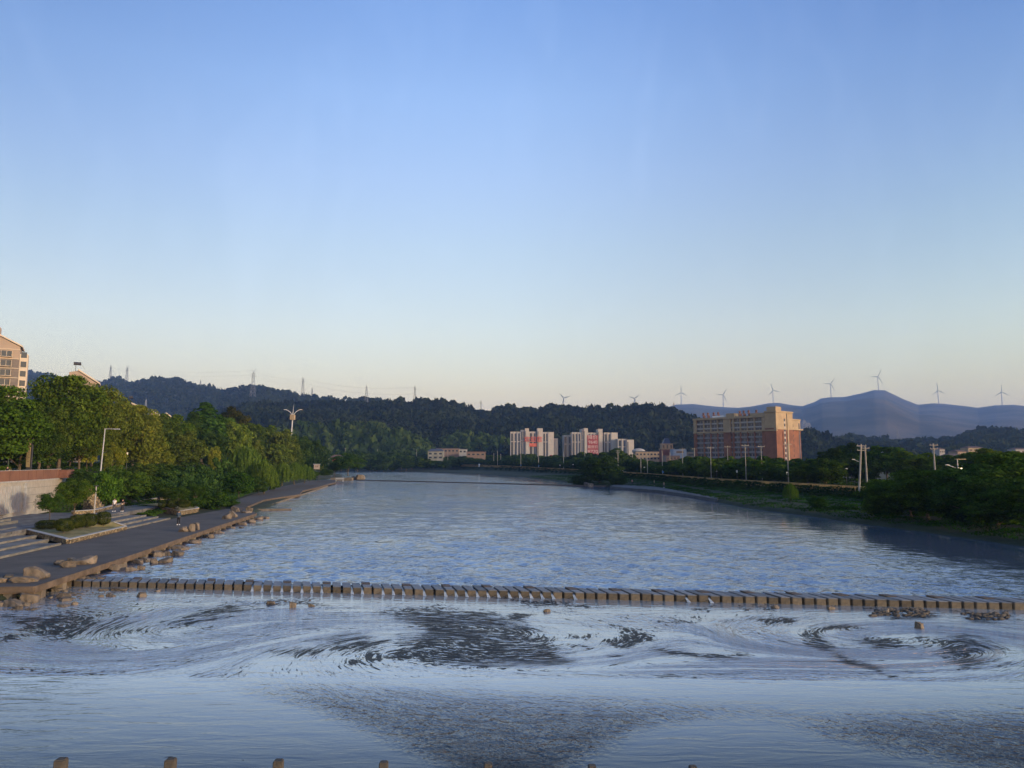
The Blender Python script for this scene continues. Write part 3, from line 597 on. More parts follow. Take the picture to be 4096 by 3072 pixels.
def stepset(name, y0, y1, levels, label, xoff=0.0, slant=0.0):
    """levels: list of (distance from the boardwalk edge line, z) ascending; strips follow XPt"""
    t = empty(name, (0, 0, 0), label, 'steps')
    for k, (d, z) in enumerate(levels):
        yy = np.linspace(y0, y1 + slant * d, 8)
        dn = levels[k + 1][0] if k + 1 < len(levels) else d + 9
        zb = levels[k - 1][1] if k else DZ - .1
        f = [(float(lerp(XPt, y)) - d - xoff, float(y)) for y in yy]; bk = [(float(lerp(XPt, y)) - dn - xoff, float(y)) for y in yy]
        m = MB(); m.prism([(p[0] - .06, p[1]) for p in f] + bk[::-1], zb - .3, z); m.build('tread', M_PAVE, t)
        m = MB(); m.prism([(p[0], p[1]) for p in f] + [(p[0] - .057, p[1]) for p in f][::-1], zb - .05, z - .002); m.build('riser', M_RISER, t)
        m = MB(); m.prism([(p[0] + .03, p[1]) for p in f] + [(p[0] - .32, p[1]) for p in f][::-1], z + .002, z + .04); m.build('nosing', M_RISER, t)
    return t
stepset('wide_steps', 40, 66.1, [(0, 1.07), (2.2, 1.22), (4.4, 1.37), (6.4, 1.52), (7.4, 1.68), (8.4, 1.84)], 'wide shallow stone steps left of the walled grass bed', slant=.90)
stepset('wide_steps', 79.3, 94.5, [(0, 1.08), (1.6, 1.26), (3.2, 1.46), (5.4, 1.62), (6.6, 1.78)], 'shallow stone steps between the two grass beds')
stepset('upper_steps', 40, 79, [(11.2, 2.05), (12.0, 2.25), (12.9, 2.45), (13.8, 2.62)], 'upper flight of grey steps below the carved wall')
# terrace slab behind
m = MB(); m.prism([(-46.5, 66), (-50.4, 79), (-49.5, 94.5), (-52, 108), (-57, 125), (-63, 124), (-60.5, 112), (-56.5, 98), (-54.8, 92), (-60, 88), (-58, 66)][::-1] if False else [(-47.2, 62), (-50.0, 79), (-51.4, 94.5), (-53, 108), (-57, 126), (-61, 124), (-59.6, 110), (-55.2, 93), (-62, 92), (-59.5, 80), (-58.5, 62)], 1.3, 1.80)
tag(m.build('terrace', M_PAVE), kind='structure')

# ------------------------------------------------------------------ rubble walls and grass beds
M_RUB = mat('rubble_stone', (.16, .115, .06), .95, bump=.2)
nt = M_RUB.node_tree; b = nt.nodes['Principled BSDF']; tcd = nt.nodes.new('ShaderNodeTexCoord')
vo = nt.nodes.new('ShaderNodeTexVoronoi'); vo.inputs['Scale'].default_value = 3.2; nt.links.new(tcd.outputs['Object'], vo.inputs['Vector'])
ve = nt.nodes.new('ShaderNodeTexVoronoi'); ve.feature = 'DISTANCE_TO_EDGE'; ve.inputs['Scale'].default_value = 3.2; nt.links.new(tcd.outputs['Object'], ve.inputs['Vector'])
rp = nt.nodes.new('ShaderNodeValToRGB'); rp.color_ramp.elements[0].color = (.14, .10, .055, 1); rp.color_ramp.elements[1].color = (.36, .27, .15, 1); sp_ = nt.nodes.new('ShaderNodeSeparateColor'); nt.links.new(vo.outputs['Color'], sp_.inputs[0]); nt.links.new(sp_.outputs[0], rp.inputs[0])
er = nt.nodes.new('ShaderNodeMapRange'); er.inputs[1].default_value = 0; er.inputs[2].default_value = .09; nt.links.new(ve.outputs['Distance'], er.inputs[0])
mm = nt.nodes.new('ShaderNodeMix'); mm.data_type = 'RGBA'; nt.links.new(er.outputs[0], mm.inputs[0]); mm.inputs[6].default_value = (.05, .04, .03, 1); nt.links.new(rp.outputs[0], mm.inputs[7]); nt.links.new(mm.outputs[2], b.inputs['Base Color'])
bp = nt.nodes.new('ShaderNodeBump'); bp.inputs['Distance'].default_value = .08; nt.links.new(er.outputs[0], bp.inputs['Height']); nt.links.new(bp.outputs[0], b.inputs['Normal'])
def wall_run(pts, zb, zt, th, label, cat='low wall', name='rubble_wall', m1=None, m2=None, coph=.07, over=.05):
    """pts polyline; zb/zt lists"""
    t = empty(name, (0, 0, 0), label, cat); w = MB(); c = MB()
    for i in range(len(pts) - 1):
        a, b_ = Vector((*pts[i], 0)), Vector((*pts[i + 1], 0)); d = (b_ - a).normalized(); n_ = Vector((-d.y, d.x, 0)); ex = d * (th / 2 if 0 < i else 0)
        def strip(mb, h, z0a, z0b, z1a, z1b):
            q = [a - n_ * h - ex, b_ - n_ * h, b_ + n_ * h, a + n_ * h - ex]; mb.prism([(p.x, p.y) for p in q], [z0a, z0b, z0b, z0a], [z1a, z1b, z1b, z1a])
        e = i * .003
        strip(w, th / 2 - e, zb[i], zb[i + 1], zt[i] - coph, zt[i + 1] - coph); strip(c, th / 2 + over - e, zt[i] - coph + .002 + e, zt[i + 1] - coph + .002 + e, zt[i] + e, zt[i + 1] + e)
    w.build('stonework', m1 or M_RUB, t); c.build('coping', m2 or M_CONC, t); return t
P_A = gp(275, 2174, DZ); P_B = gp(499, 2119, DZ); P_C = gp(108, 2122, 1.6); P_B2 = gp(455, 2092, 1.7); P_D = (P_C[0] - 1.0, P_C[1] + 8)
wall_run([P_C, P_A, P_B, P_B2], [1.3, .8, .8, 1.2], [1.78, 1.36, 1.34, 1.86], .35, 'tan rubble wall around the near grass bed beside the boardwalk')
M_LAWN = mat('dry_lawn', (.12, .115, .04), 1, scale=.9, col2=(.24, .20, .09), bump=.5, bscale=12)
m = MB(); q = [P_A, P_B, P_B2, (-49.5, 84), P_D, P_C]; zt = [1.30, 1.28, 1.84, 1.95, 1.92, 1.74]
m.add([(P_A[0] - .1, P_A[1], zt[0]), (P_B[0], P_B[1], zt[1]), (P_B2[0], P_B2[1], zt[2]), (-49.5, 84, zt[3]), (P_D[0], P_D[1], zt[4]), (P_C[0], P_C[1], zt[5]), (-46, 75, 1.72)], [(0, 1, 6), (1, 2, 6), (2, 3, 6), (3, 4, 6), (4, 5, 6), (5, 0, 6)])
tag(m.build('lawn', M_LAWN), kind='structure')
P_E = gp(646, 2044, 1.2); P_F = gp(722, 2057, DZ); P_G = gp(790, 2045, DZ)
wall_run([P_E, P_F, P_G, (P_G[0] - 3, P_G[1] + 5)], [.9, .8, .8, .8], [1.9, 1.45, 1.45, 1.6], .35, 'tan rubble wall around the far grass bed beside the boardwalk')
m = MB(); m.add([(P_E[0], P_E[1], 1.85), (P_F[0], P_F[1], 1.40), (P_G[0], P_G[1], 1.40), (P_G[0] - 3, P_G[1] + 5, 1.5), (-54, 122, 2.0), (-56, 108, 2.0), (-49.5, 104, 1.9)], [(0, 1, 6), (1, 2, 6), (2, 3, 6), (3, 4, 6), (4, 5, 6), (5, 0, 6)])
tag(m.build('lawn', M_LAWN), kind='structure')
BW = [gp(290, 2058, 1.8), gp(380, 2051, 1.8), gp(507, 2019, 1.8), gp(633, 2001, 1.8), (-63, 140)]
wall_run(BW, [1.4] * 5, [2.25] * 5, .4, 'long low rubble wall backing the terrace where the couple walk')

# ------------------------------------------------------------------ carved wall, rust parapet
M_MURAL = mat('carved_stone', (.30, .285, .255), .85, scale=2.2, col2=(.42, .40, .355), bump=1.0, bscale=2.5)
M_PANEL = mat('pale_stone_panel', (.34, .305, .25), .8, .1, 1.5, bump=.15)
WL = [(-57.8, 60), (float(gp(0, 2047, 2.6)[0]), float(gp(0, 2047, 2.6)[1])), gp(120, 2030, 2.6), (-64.6, 101), (-66.5, 106)]
def along(u):
    segs = [(Vector((*WL[i], 0)), Vector((*WL[i + 1], 0))) for i in range(4)]; Ls = [(b_ - a).length for a, b_ in segs]; s = u * sum(Ls)
    for (a, b_), l in zip(segs, Ls):
        if s <= l: return a + (b_ - a) * (s / l), (b_ - a).normalized()
        s -= l
    return segs[-1][1], (segs[-1][1] - segs[-1][0]).normalized()
wt = empty('retaining_wall', (0, 0, 0), 'tall pale retaining wall with a carved relief on its near part', 'retaining wall')
def wallpiece(nm, u0, u1, z0, z1, th, off, m_, parent=wt, n=6):
    m = MB(); fr = []; bk = []
    for k in range(n + 1):
        p, d = along(u0 + (u1 - u0) * k / n); nn = Vector((d.y, -d.x, 0)); f_ = p + nn * off; g_ = p - nn * th; fr.append((f_.x, f_.y)); bk.append((g_.x, g_.y))
    m.prism(fr + bk[::-1], z0, z1); return m.build(nm, m_, parent)
wallpiece('wall_body', 0, 1, 1.6, 5.95, .6, 0, M_PANEL)
wallpiece('relief_panel', .20, .50, 2.2, 5.55, 0, .09, M_MURAL)
wallpiece('fluted_panel', .51, .63, 2.2, 5.55, 0, .06, M_PANEL)
for k in range(12): wallpiece('flute', .513 + k * .0098, .513 + k * .0098 + .004, 2.25, 5.5, -.06, .10, M_CONC, n=1)
wallpiece('wall_pilaster', .645, .660, 2.2, 5.8, 0, .16, M_MURAL)
for z in (3.2, 4.2, 5.1): wallpiece('groove', .665, 1, z, z + .03, 0, .012, M_DARKMETAL)
wallpiece('coping', 0, 1, 5.953, 6.12, .75, .14, M_CONC)
# relief figures as small carved blocks on the relief panel
m = MB()
for k in range(160):
    u = random.uniform(.205, .495); z = random.uniform(2.4, 5.3); p, d = along(u); nn = Vector((d.y, -d.x, 0)); c = p + nn * .10
    m.box((c.x, c.y, z), (.10 + random.random() * .45, .07, .08 + random.random() * .35), rz=atan2(d.y, d.x) + random.uniform(-.1, .1))
m.build('relief', M_MURAL, wt, bevel=.015)
pt = empty('rust_parapet', (0, 0, 0), 'long rust brown planter parapet on top of the retaining wall', 'parapet')
M_CORTEN = mat('corten_panel', (.15, .070, .042), .8, scale=.6, col2=(.20, .095, .055), bump=.1)
for k in range(18):
    p0, d = along(k / 18 * .93); wallpiece('parapet_panel', k / 18 * .93 + .001, (k + 1) / 18 * .93 - .001, 6.13, 7.38, .30, -.02, M_CORTEN, pt, n=1)
wallpiece('parapet_cap', 0, .93, 7.384, 7.43, .34, .02, M_CONC, pt)
M_BRICK = mat('red_planter', (.15, .068, .045), .85, .25, 1.5)
bx_, by_ = -64.9, 103.2; m = MB(); m.box((bx_, by_, 6.72), (1.5, 2.6, 1.15), rz=.2); tag(m.build('planter_box', M_BRICK, bevel=.04), 'red brown planter box at the far end of the rust parapet', 'planter')
# stone stair with stepped pale blocks beside the wall end
m = MB(); st_ = empty('stone_stair', (0, 0, 0), 'stepped tan stone stair at the far end of the pale retaining wall', 'stair')
for k in range(12):
    m = MB(); m.box((-58.5 - .55 * k, 101.5 + .45 * k, 1.8 + .18 * k), (1.3, 2.6, .36 + .36 * k), rz=.5); m.build('step', M_RUB, st_)

# ------------------------------------------------------------------ rocks
def rock_mesh(seed, flat=1.0, n=3, rough=.28):
    import bmesh
    bm = bmesh.new(); bmesh.ops.create_icosphere(bm, subdivisions=n, radius=1); g = random.Random(seed + 50)
    planes = [(Vector((g.gauss(0, .15), g.gauss(0, .15), 1)).normalized(), g.uniform(.45, .65))]
    for _ in range(11):
        planes.append((Vector((g.gauss(0, 1), g.gauss(0, 1), g.gauss(0, .6))).normalized(), g.uniform(.42, .85)))
    from mathutils import noise as mn
    for v in bm.verts:
        c = v.co.copy()
        for _ in range(2):
            for pn, d in planes:
                k = c.dot(pn)
                if k > d: c -= pn * (k - d) * .96
        c += v.co.normalized() * rough * .30 * mn.fractal(v.co * 2.2 + Vector((seed, 0, 0)), 1, 2, 4)
        v.co = c
    lo = [min(v.co[i] for v in bm.verts) for i in range(3)]; hi = [max(v.co[i] for v in bm.verts) for i in range(3)]
    for v in bm.verts:
        for i in range(3): v.co[i] = ((v.co[i] - lo[i]) / (hi[i] - lo[i]) * 2 - 1) * (.8, .8, .675)[i]
    me = bpy.data.meshes.new('rock'); bm.to_mesh(me); bm.free(); me.materials.append(M_STONE)
    return me
ROCKS = [rock_mesh(i) for i in range(8)]
def rock(x, y, z, w, d, h, label, group=None, seed=0, rz=None, name='rock', cat='rock'):
    me = ROCKS[seed % 8]; o = link(name, me); o.location = (x, y, z); o.scale = (w / 1.6, d / 1.6, h / 1.35); o.rotation_euler = (0, 0, random.uniform(0, 6) if rz is None else rz)
    return tag(o, label, cat, group)
# boulders on the boardwalk: (left px, right px, bottom py, top py)
BO = [(207, 260, 2263, 2238, 'low angular boulder, left one of the cluster on the near boardwalk'), (236, 300, 2272, 2240, 'slanting grey boulder in front of the wide block on the near boardwalk'), (265, 305, 2250, 2230, 'small boulder half hidden behind the cluster on the near boardwalk'), (295, 372, 2260, 2222, 'wide cracked block boulder on the near boardwalk'),
      (92, 182, 2318, 2262, 'big blocky boulder with a flat bluish top near the boardwalk corner'), (38, 140, 2331, 2302, 'long low boulder lying before the big blocky one'), (0, 48, 2318, 2302, 'small low stone between boulders at the near boardwalk end'), (-30, 22, 2334, 2308, 'rounded stone at the very left end of the boardwalk'),
      (712, 754, 2130, 2104, 'left squat boulder of the pair beyond the man in the blue jacket'), (752, 778, 2129, 2092, 'upright boulder in the middle of the trio on the boardwalk'), (770, 802, 2122, 2087, 'tall paired boulder at the right of the trio on the boardwalk'),
      (888, 924, 2079, 2048, 'front round boulder of the far cluster on the boardwalk'), (915, 948, 2072, 2041, 'pointed boulder of the far cluster on the boardwalk'), (922, 964, 2050, 2022, 'large rounded boulder at the back of the far cluster'), (955, 1004, 2055, 2043, 'flat slab boulder at the far end of the wide boardwalk'), (980, 1010, 2051, 2026, 'dark boulder behind the flat slab boulder')]
for i, (l, r, bpy_, tpy, lab) in enumerate(BO):
    x, y = gp((l + r) / 2, bpy_ - 3, DZ); w = (r - l) / F * y * .98; h = (at(0, tpy, y)[2] - DZ) * 1.08
    h = max(h, .3); rock(x, y + w * .2, DZ + h * .1, w * 1.0, w * .8, h * 1.5, lab, 'boulders on the boardwalk', seed=i, rz=random.uniform(-.3, .3), name='boulder', cat='boulder')
# rocks in the water along the boardwalk and below the stones; each is a thing
places = ['off the near boardwalk', 'beside the boardwalk piers', 'by the middle of the boardwalk', 'by the far end of the wide deck']
WR = [(435, 505, 2280, 2252), (503, 548, 2282, 2264), (548, 578, 2277, 2259), (530, 580, 2252, 2235), (565, 604, 2245, 2226), (596, 628, 2253, 2230), (633, 684, 2249, 2227), (597, 648, 2223, 2200), (643, 660, 2222, 2208), (660, 690, 2221, 2202), (686, 733, 2222, 2198), (668, 690, 2199, 2190), (688, 756, 2199, 2178), (750, 800, 2173, 2158), (782, 800, 2170, 2152), (806, 855, 2149, 2135), (830, 852, 2150, 2134), (862, 895, 2134, 2120), (922, 940, 2113, 2104), (952, 988, 2100, 2086), (955, 975, 2112, 2105), (988, 1020, 2090, 2074), (1015, 1050, 2078, 2062), (1046, 1076, 2075, 2064), (312, 360, 2320, 2304), (350, 400, 2320, 2306), (390, 415, 2321, 2306), (280, 310, 2325, 2310), (908, 925, 2112, 2106)]
for i, (l, r, b_, t_) in enumerate(WR):
    x, y = gp((l + r) / 2, b_, UP); w = (r - l) / F * y; h = max((b_ - t_) / F * y * 1.1, .15)
    near = places[min(3, int((2300 - b_) / 56))]
    shape = ['long flat', 'small', 'rounded', 'pointed', 'broad low'][i % 5]
    rock(x, y + w * .15, UP + h * .0, w * 1.0, w * .8, h * 1.5, f'{shape} tan rock in the upper water {near}', f'{shape} rocks in the upper water {near}', seed=i * 3 + 1, rz=random.uniform(-.4, .4))
WR2 = [(-60, 62, 2392, 2352, 'largest rounded rock below the near boardwalk corner'), (78, 145, 2412, 2364, 'big upright brown rock below the boardwalk corner'), (16, 100, 2425, 2394, 'broad rock in front of the pile below the boardwalk'), (58, 90, 2438, 2420, 'small rock at the front of the pile below the boardwalk'), (-20, 20, 2425, 2402, 'rock cut by the left edge of the picture'), (-30, 40, 2400, 2388, 'flat stone tucked under the largest rounded rock'), (85, 115, 2425, 2408, 'small rock right of the broad front rock'), (128, 148, 2395, 2378, 'thin stone leaning on the upright brown rock'),
       (146, 182, 2372, 2353, 'rounded rock just under the boardwalk beam'), (205, 245, 2366, 2348, 'rock by the first stepping stone'), (262, 275, 2351, 2342, 'tiny rock against the first stepping stone'), (225, 285, 2393, 2368, 'angular rock slab in the shallows off the boardwalk corner'), (224, 280, 2404, 2388, 'long flat slab rock in the shallows'), (193, 210, 2393, 2383, 'little stone in the shallows left of the angular slab'), (282, 308, 2420, 2405, 'small dark rock farther out in the shallows'), (228, 272, 2426, 2415, 'low flat rock nearest the camera in the shallows'), (390, 440, 2361, 2352, 'long flat stone under the fourth stepping stone'), (443, 505, 2362, 2348, 'longer flat stone below the sixth stepping stone'), (425, 460, 2386, 2372, 'single low rock off the sixth stepping stone'), (392, 414, 2388, 2378, 'small low rock left of the single one in the shallows'), (540, 582, 2388, 2366, 'wedge shaped rock off the eighth stepping stone'), (615, 640, 2366, 2357, 'small rock just below the stepping stones on the left'), (248, 268, 2368, 2358, 'small pale stone by the boardwalk corner'), (280, 300, 2396, 2389, 'tiny stone right of the long flat slab'),
       (1064, 1100, 2418, 2402, 'reddish brown rock left of the pointed one in mid stream'), (1156, 1184, 2430, 2402, 'pointed brown rock in mid stream'), (1232, 1258, 2426, 2414, 'low rock right of the pointed one in mid stream'), (2172, 2202, 2447, 2434, 'lone reddish rock in the middle of the lower water'), (3660, 3698, 2514, 2484, 'square brown rock standing alone in the right shallows'), (3520, 3560, 2448, 2432, 'tan rock at the head of the right hand rubble'), (3085, 3120, 2433, 2420, 'flat brown rock under the right stepping stones'), (3305, 3340, 2437, 2422, 'rock leaning toward the right stepping stones')]
for i, (l, r, b_, t_, lab) in enumerate(WR2):
    x, y = gp((l + r) / 2, b_, 0); w = (r - l) / F * y; h = max((b_ - t_) / F * y * 1.1, .12)
    rock(x, y + w * .15, h * .0, w * 1.0, w * .8, h * 1.5, lab, 'rocks in the lower water', seed=i * 5 + 2, rz=random.uniform(-.4, .4))
# rubble patches, too many pebbles to count
def rubble(name, label, spots):
    m = MB(); g = random.Random(3)
    for px0, px1, py0, py1, n, s in spots:
        for _ in range(n):
            px = g.uniform(px0, px1); py = g.uniform(py0, py1); x, y = gp(px, py, 0); r = s * g.uniform(.4, 1.2)
            m.ball((x, y, r * .15), (r * g.uniform(.8, 1.5), r * .7, r * .5), 6, 4)
    return tag(m.build(name, M_STONE), label, 'rubble', kind='stuff')
rubble('rubble', 'scattered small stones in the shallow water', [(3490, 3720, 2436, 2466, 90, .16), (3850, 4040, 2450, 2480, 70, .15), (150, 330, 2355, 2400, 60, .09), (0, 140, 2395, 2440, 60, .14), (330, 520, 2352, 2375, 30, .08), (1060, 1250, 2400, 2425, 12, .07)])
# ------------------------------------------------------------------ buildings
M_GLASS = mat('dark_window', (.03, .04, .055), .15, spec=.6)
M_GLASSB = mat('blue_window', (.035, .05, .085), .2, spec=.6)
M_FRAME = mat('window_frame', (.35, .35, .34), .6)
def local(px, Y): return xat(px, Y), Y
def text(body, size, m, parent, loc, rot, name='lettering', depth=.05):
    c = bpy.data.curves.new(name, 'FONT'); c.body = body; c.size = size; c.align_x = 'CENTER'; c.align_y = 'CENTER'; c.extrude = depth; c.materials.append(m)
    o = bpy.data.objects.new(name, c); COL.objects.link(o); dg = bpy.context.evaluated_depsgraph_get(); me = bpy.data.meshes.new_from_object(o.evaluated_get(dg)); bpy.data.objects.remove(o)
    o = bpy.data.objects.new(name, me); COL.objects.link(o); o.parent = parent; o.location = loc; o.rotation_euler = rot; return o
# --- orange and cream dormitory -------------------------------------------------
M_ORANGE = mat('orange_brick', (.19, .082, .045), .9, .2, .25); M_CREAM = mat('cream_render', (.33, .26, .16), .9, .12, .3)
M_SHADEB = mat('shaded_recess_wall', (.16, .15, .15), .9, .1, .5); M_RAIL = mat('balcony_rail', (.20, .20, .22), .7)  # grey recess colour has the shade of the set-back front painted in
ang = R(50); u = Vector((-cos(ang), sin(ang), 0)); v = Vector((sin(ang), cos(ang), 0))
K = Vector((xat(3110, 430), 430, 3.0)); LF, LS = 60.0, 32.0; TZ = 33.6
dr = empty('dormitory_building', K, 'large orange and cream ten storey block with rust coloured units on its roof', 'building')
def pb(nm, a0, a1, b0, b1, z0, z1, m_, parent=dr, bev=0):
    """box in (front-left, side, z) coordinates from the corner K"""
    q = [u * a0 + v * b0, u * a1 + v * b0, u * a1 + v * b1, u * a0 + v * b1]; m = MB(); P = [(p.x, p.y) for p in q]
    ar = sum(P[i][0] * P[(i + 1) % 4][1] - P[(i + 1) % 4][0] * P[i][1] for i in range(4))
    m.prism(P if ar > 0 else P[::-1], z0, z1); return m.build(nm, m_, parent)
FH = 3.15
# main body (orange below, cream above), end pavilion, stair recess
pb('wall', .0, 7.5, 0, 20, 0, 25.2, M_ORANGE); up = pb('upper_wall', .0, 7.5, 0, 20, 25.2, TZ + 1.2, M_CREAM)
pb('wall', 1.5, 7.4, 20.003, LS, 0, 24.4, M_ORANGE); pb('upper_wall', 1.5, 7.4, 20.003, LS, 24.4, 30.6, M_CREAM)
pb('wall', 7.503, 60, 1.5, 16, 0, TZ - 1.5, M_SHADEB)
for a0, a1 in ((7.6, 9.6), (31.8, 37.0), (58.0, 60.0), (14.6, 15.5), (19.6, 20.3), (24.6, 25.4), (29.5, 30.8), (41.4, 42.2), (46.6, 47.4), (52.0, 52.8)):
    w_ = a1 - a0; d_ = .0 if w_ > 1.5 else .5
    pb('pier', a0, a1, d_, 1.495, 0, 23.4, M_ORANGE); pb('upper_pier', a0, a1, d_, 1.495, 23.4, TZ - 1.6, M_CREAM)
pb('cornice', 7.51, 60.3, -.4, 16.5, TZ - 1.5, TZ - .2, M_CREAM); pb('cornice', -.4, 7.6, -.5, 20.4, TZ + 1.25, TZ + 2.2, M_CREAM); pb('cornice', 1.2, 7.3, 20.4, LS + .4, 30.65, 31.5, M_CREAM)
pb('band', -.25, 60.2, -.3, 1.2, 23.4, 24.3, M_CREAM); pb('band', -.25, 1.4, -.1, LS + .25, 24.4, 25.15, M_CREAM)
pb('lift_head', .8, 6.8, 1.5, 8, TZ + 2.2, TZ + 4.8, M_CREAM); pb('lift_head', 30, 36, 2, 9, TZ - .2, TZ + 2.2, M_CREAM); pb('lift_head', 9, 20, 4, 12, TZ - .2, TZ + 1.6, M_CREAM); pb('lift_head', 37.5, 47, 3, 12, TZ - .2, TZ + 1.1, M_WHITE)
# balcony strips and windows on the long front
bays = [(9.7, 14.5), (15.6, 19.5), (20.4, 24.5), (25.5, 29.4), (37.2, 41.3), (42.3, 46.5), (47.5, 51.9), (52.9, 57.9)]
nw = 0
for fl in range(10):
    z = .6 + fl * FH
    for a0, a1 in bays:
        o_ = pb('window', a0 + .15, a1 - .15, 1.38, 1.49, z + 1.15, z + 2.75, M_GLASS)
        pb('frame', (a0 + a1) / 2 - .08, (a0 + a1) / 2 + .08, 1.30, 1.375, z + 1.15, z + 2.75, M_FRAME, o_)
    if fl < 7: pb('balcony_rail', 9.65, 31.7, .55, .68, z + .1, z + 1.05, M_RAIL); pb('balcony_rail', 37.1, 57.95, .55, .68, z + .1, z + 1.05, M_RAIL)
    if fl >= 7: pb('balcony_rail', 9.65, 31.7, .62, .7, z + .1, z + .9, M_FRAME); pb('balcony_rail', 37.1, 57.95, .62, .7, z + .1, z + .9, M_FRAME)
for fl in range(10):   # windows of the sunlit end wall (a = -.0x faces outwards)
    z = 1.2 + fl * FH
    pb('window', -.06, -.005, 9.2, 10.9, z, z + 1.7, M_GLASS)
    if fl < 9: pb('window', 1.42, 1.497, 21.4, 23.2, z, z + 1.6, M_GLASS)
pb('pilaster', -.35, -.008, 7.2, 8.5, 0, 23, M_ORANGE); pb('pilaster', -.45, -.008, 12.6, 14.0, 0, TZ + .8, M_CREAM)
for fl in range(9): z = 2.9 + fl * FH; pb('spandrel', -.05, -.009, 9.2, 10.9, z + .05, z + 1.35, M_CONC)
pb('end_window_column', 1.40, 1.495, 29.8, 31.0, 2, 29, M_GLASSB)
for k, (a, b) in enumerate([(22, 6), (25.5, 6), (29, 7), (16.5, 6), (48, 6), (52.5, 6), (56, 6), (44.5, 6)]):
    m = MB(); c = u * a + v * b; z = TZ + (.0)
    m.tube((c.x, c.y, z - .2), (c.x, c.y, z + 3.0), .5, .3, 8); m.tube((c.x - .9, c.y, z + 1.9), (c.x + .9, c.y, z + 1.9), .35, .35, 6); m.ball((c.x, c.y, z + 3.1), .8, 8, 5); m.box((c.x + .9, c.y, z + 1.0), (.8, .8, 1.4))
    m.build('roof_unit', M_CORTEN, dr)
# --- white tower blocks ----------------------------------------------------------
M_TW = mat('white_tower_wall', (.46, .42, .36), .9, .05, .3); M_TG = mat('grey_fin', (.26, .28, .32), .8)
M_SIGNR = mat('red_banner', (.30, .05, .05), .7); M_LET = mat('banner_letters', (.62, .50, .46), .7); M_LETR = mat('red_letters', (.75, .14, .09), .6)
def tower(px0, px1, Y, ztop, secs, label, extra=None, g=None):
    """secs: (f0, f1, top factor, type) along the front"""
    x0, x1 = xat(px0, Y), xat(px1, Y); t = empty('tower_block', (x0, Y, 3.2), label, 'building', g); Wd = x1 - x0
    for k, (f0, f1, tf, ty) in enumerate(secs):
        a, b = f0 * Wd, f1 * Wd; H_ = (ztop - 3.2) * tf; dpt = 16 - k % 3 * .02; fr = {'w': -1.4, 'g': 0, 's': -.1, 'b': -.6}[ty]
        m = MB(); m.box(((a + b) / 2, (dpt + fr) / 2, H_ / 2), (b - a - .01, dpt - fr, H_)); m.build('wall', M_TW if ty != 's' else M_TG, t)
        if ty == 'w':     # solid wall wing with one slot
            m = MB(); m.box((a + (b - a) * .14, fr - .02, H_ * .48), ((b - a) * .13, .05, H_ * .9)); m.build('window_slot', M_GLASS, t)
        if ty in 'gs':
            n = max(2, int((b - a) / 3.0))
            for j in range(n):
                c = a + (b - a) * (j + .5) / n; ww = (b - a) / n * .50
                for (za, zb) in ((0, .70), (.725, .96)):
                    m = MB(); m.box((c, fr - .03, H_ * (za + zb) / 2), (ww, .08, H_ * (zb - za))); m.build('window_strip', M_GLASSB if j % 3 else M_GLASS, t)
            for j in range(n + 1):
                c = a + (b - a) * j / n; m = MB(); m.box((min(max(c, a + .25), b - .25), fr - .28, H_ / 2), (.42, .5, H_ - .02)); m.build('fin', M_TW if j % 2 else M_TG, t)
        m = MB(); m.box(((a + b) / 2, fr + dpt / 2, H_ + .18), (b - a + .2, dpt, .36)); m.build('parapet', M_TW, t)
    return t, Wd
ZT = at(0, 1715, 700)[2]
t1, w1 = tower(2041, 2216, 700, ZT, [(0, .24, .91, 'g'), (.24, .34, .96, 's'), (.34, .43, 1.0, 'w'), (.43, .60, .915, 'g'), (.62, .745, 1.0, 'w'), (.745, .87, .90, 'g'), (.87, 1.0, .90, 'b')], 'left white tower block with red lettering high between two fins')
text('欢迎您', 6.0, M_LETR, t1, (w1 * .525, -2.0, 25.5), (pi / 2, 0, 0), 'sign_lettering', .2)
m = MB(); m.box((w1 * .52, -1.0, 20.3), (w1 * .17, .3, 3.2)); m.build('sign_band', mat('orange_red_band', (.55, .13, .08), .7), t1)
m = MB(); m.box((w1 * .93, -.65, 8.5), (2.4, .1, 4)); m.build('sign', M_SIGNR, t1)
t2, w2 = tower(2288, 2472, 700, ZT - .6, [(0, .20, .91, 'g'), (.20, .26, 1.0, 's'), (.26, .35, 1.02, 'w'), (.35, .555, .90, 'g'), (.57, .67, 1.0, 'w'), (.70, .86, .90, 'g'), (.86, 1.0, .90, 'b')], 'right white tower block hung with a tall dark red banner')
bn = MB(); bn.box((w2 * .453, -1.55, 20.2), (w2 * .235, .25, 19.5)); bno = bn.build('banner', M_SIGNR, t2)
for k, (s_, sz) in enumerate([('降价', 4.6), ('9640', 4.4), ('套房价', 3.4), ('8770', 5.0)]):
    text(s_, sz, M_LET, t2, (w2 * .453, -1.75, 27.6 - k * 4.7), (pi / 2, 0, 0), 'banner_lettering', .08)
tower(2254, 2288, 715, ZT - 6.2, [(0, 1, 1, 'g')], 'low blue windowed wing left of the right white tower')
tower(2472, 2536, 690, at(0, 1757, 690)[2], [(0, .55, 1, 'g'), (.56, 1, .97, 'w')], 'smaller white block at the right of the two towers')
tower(2217, 2232, 712, at(0, 1755, 712)[2], [(0, 1, 1, 'b')], 'narrow grey block behind the left white tower')
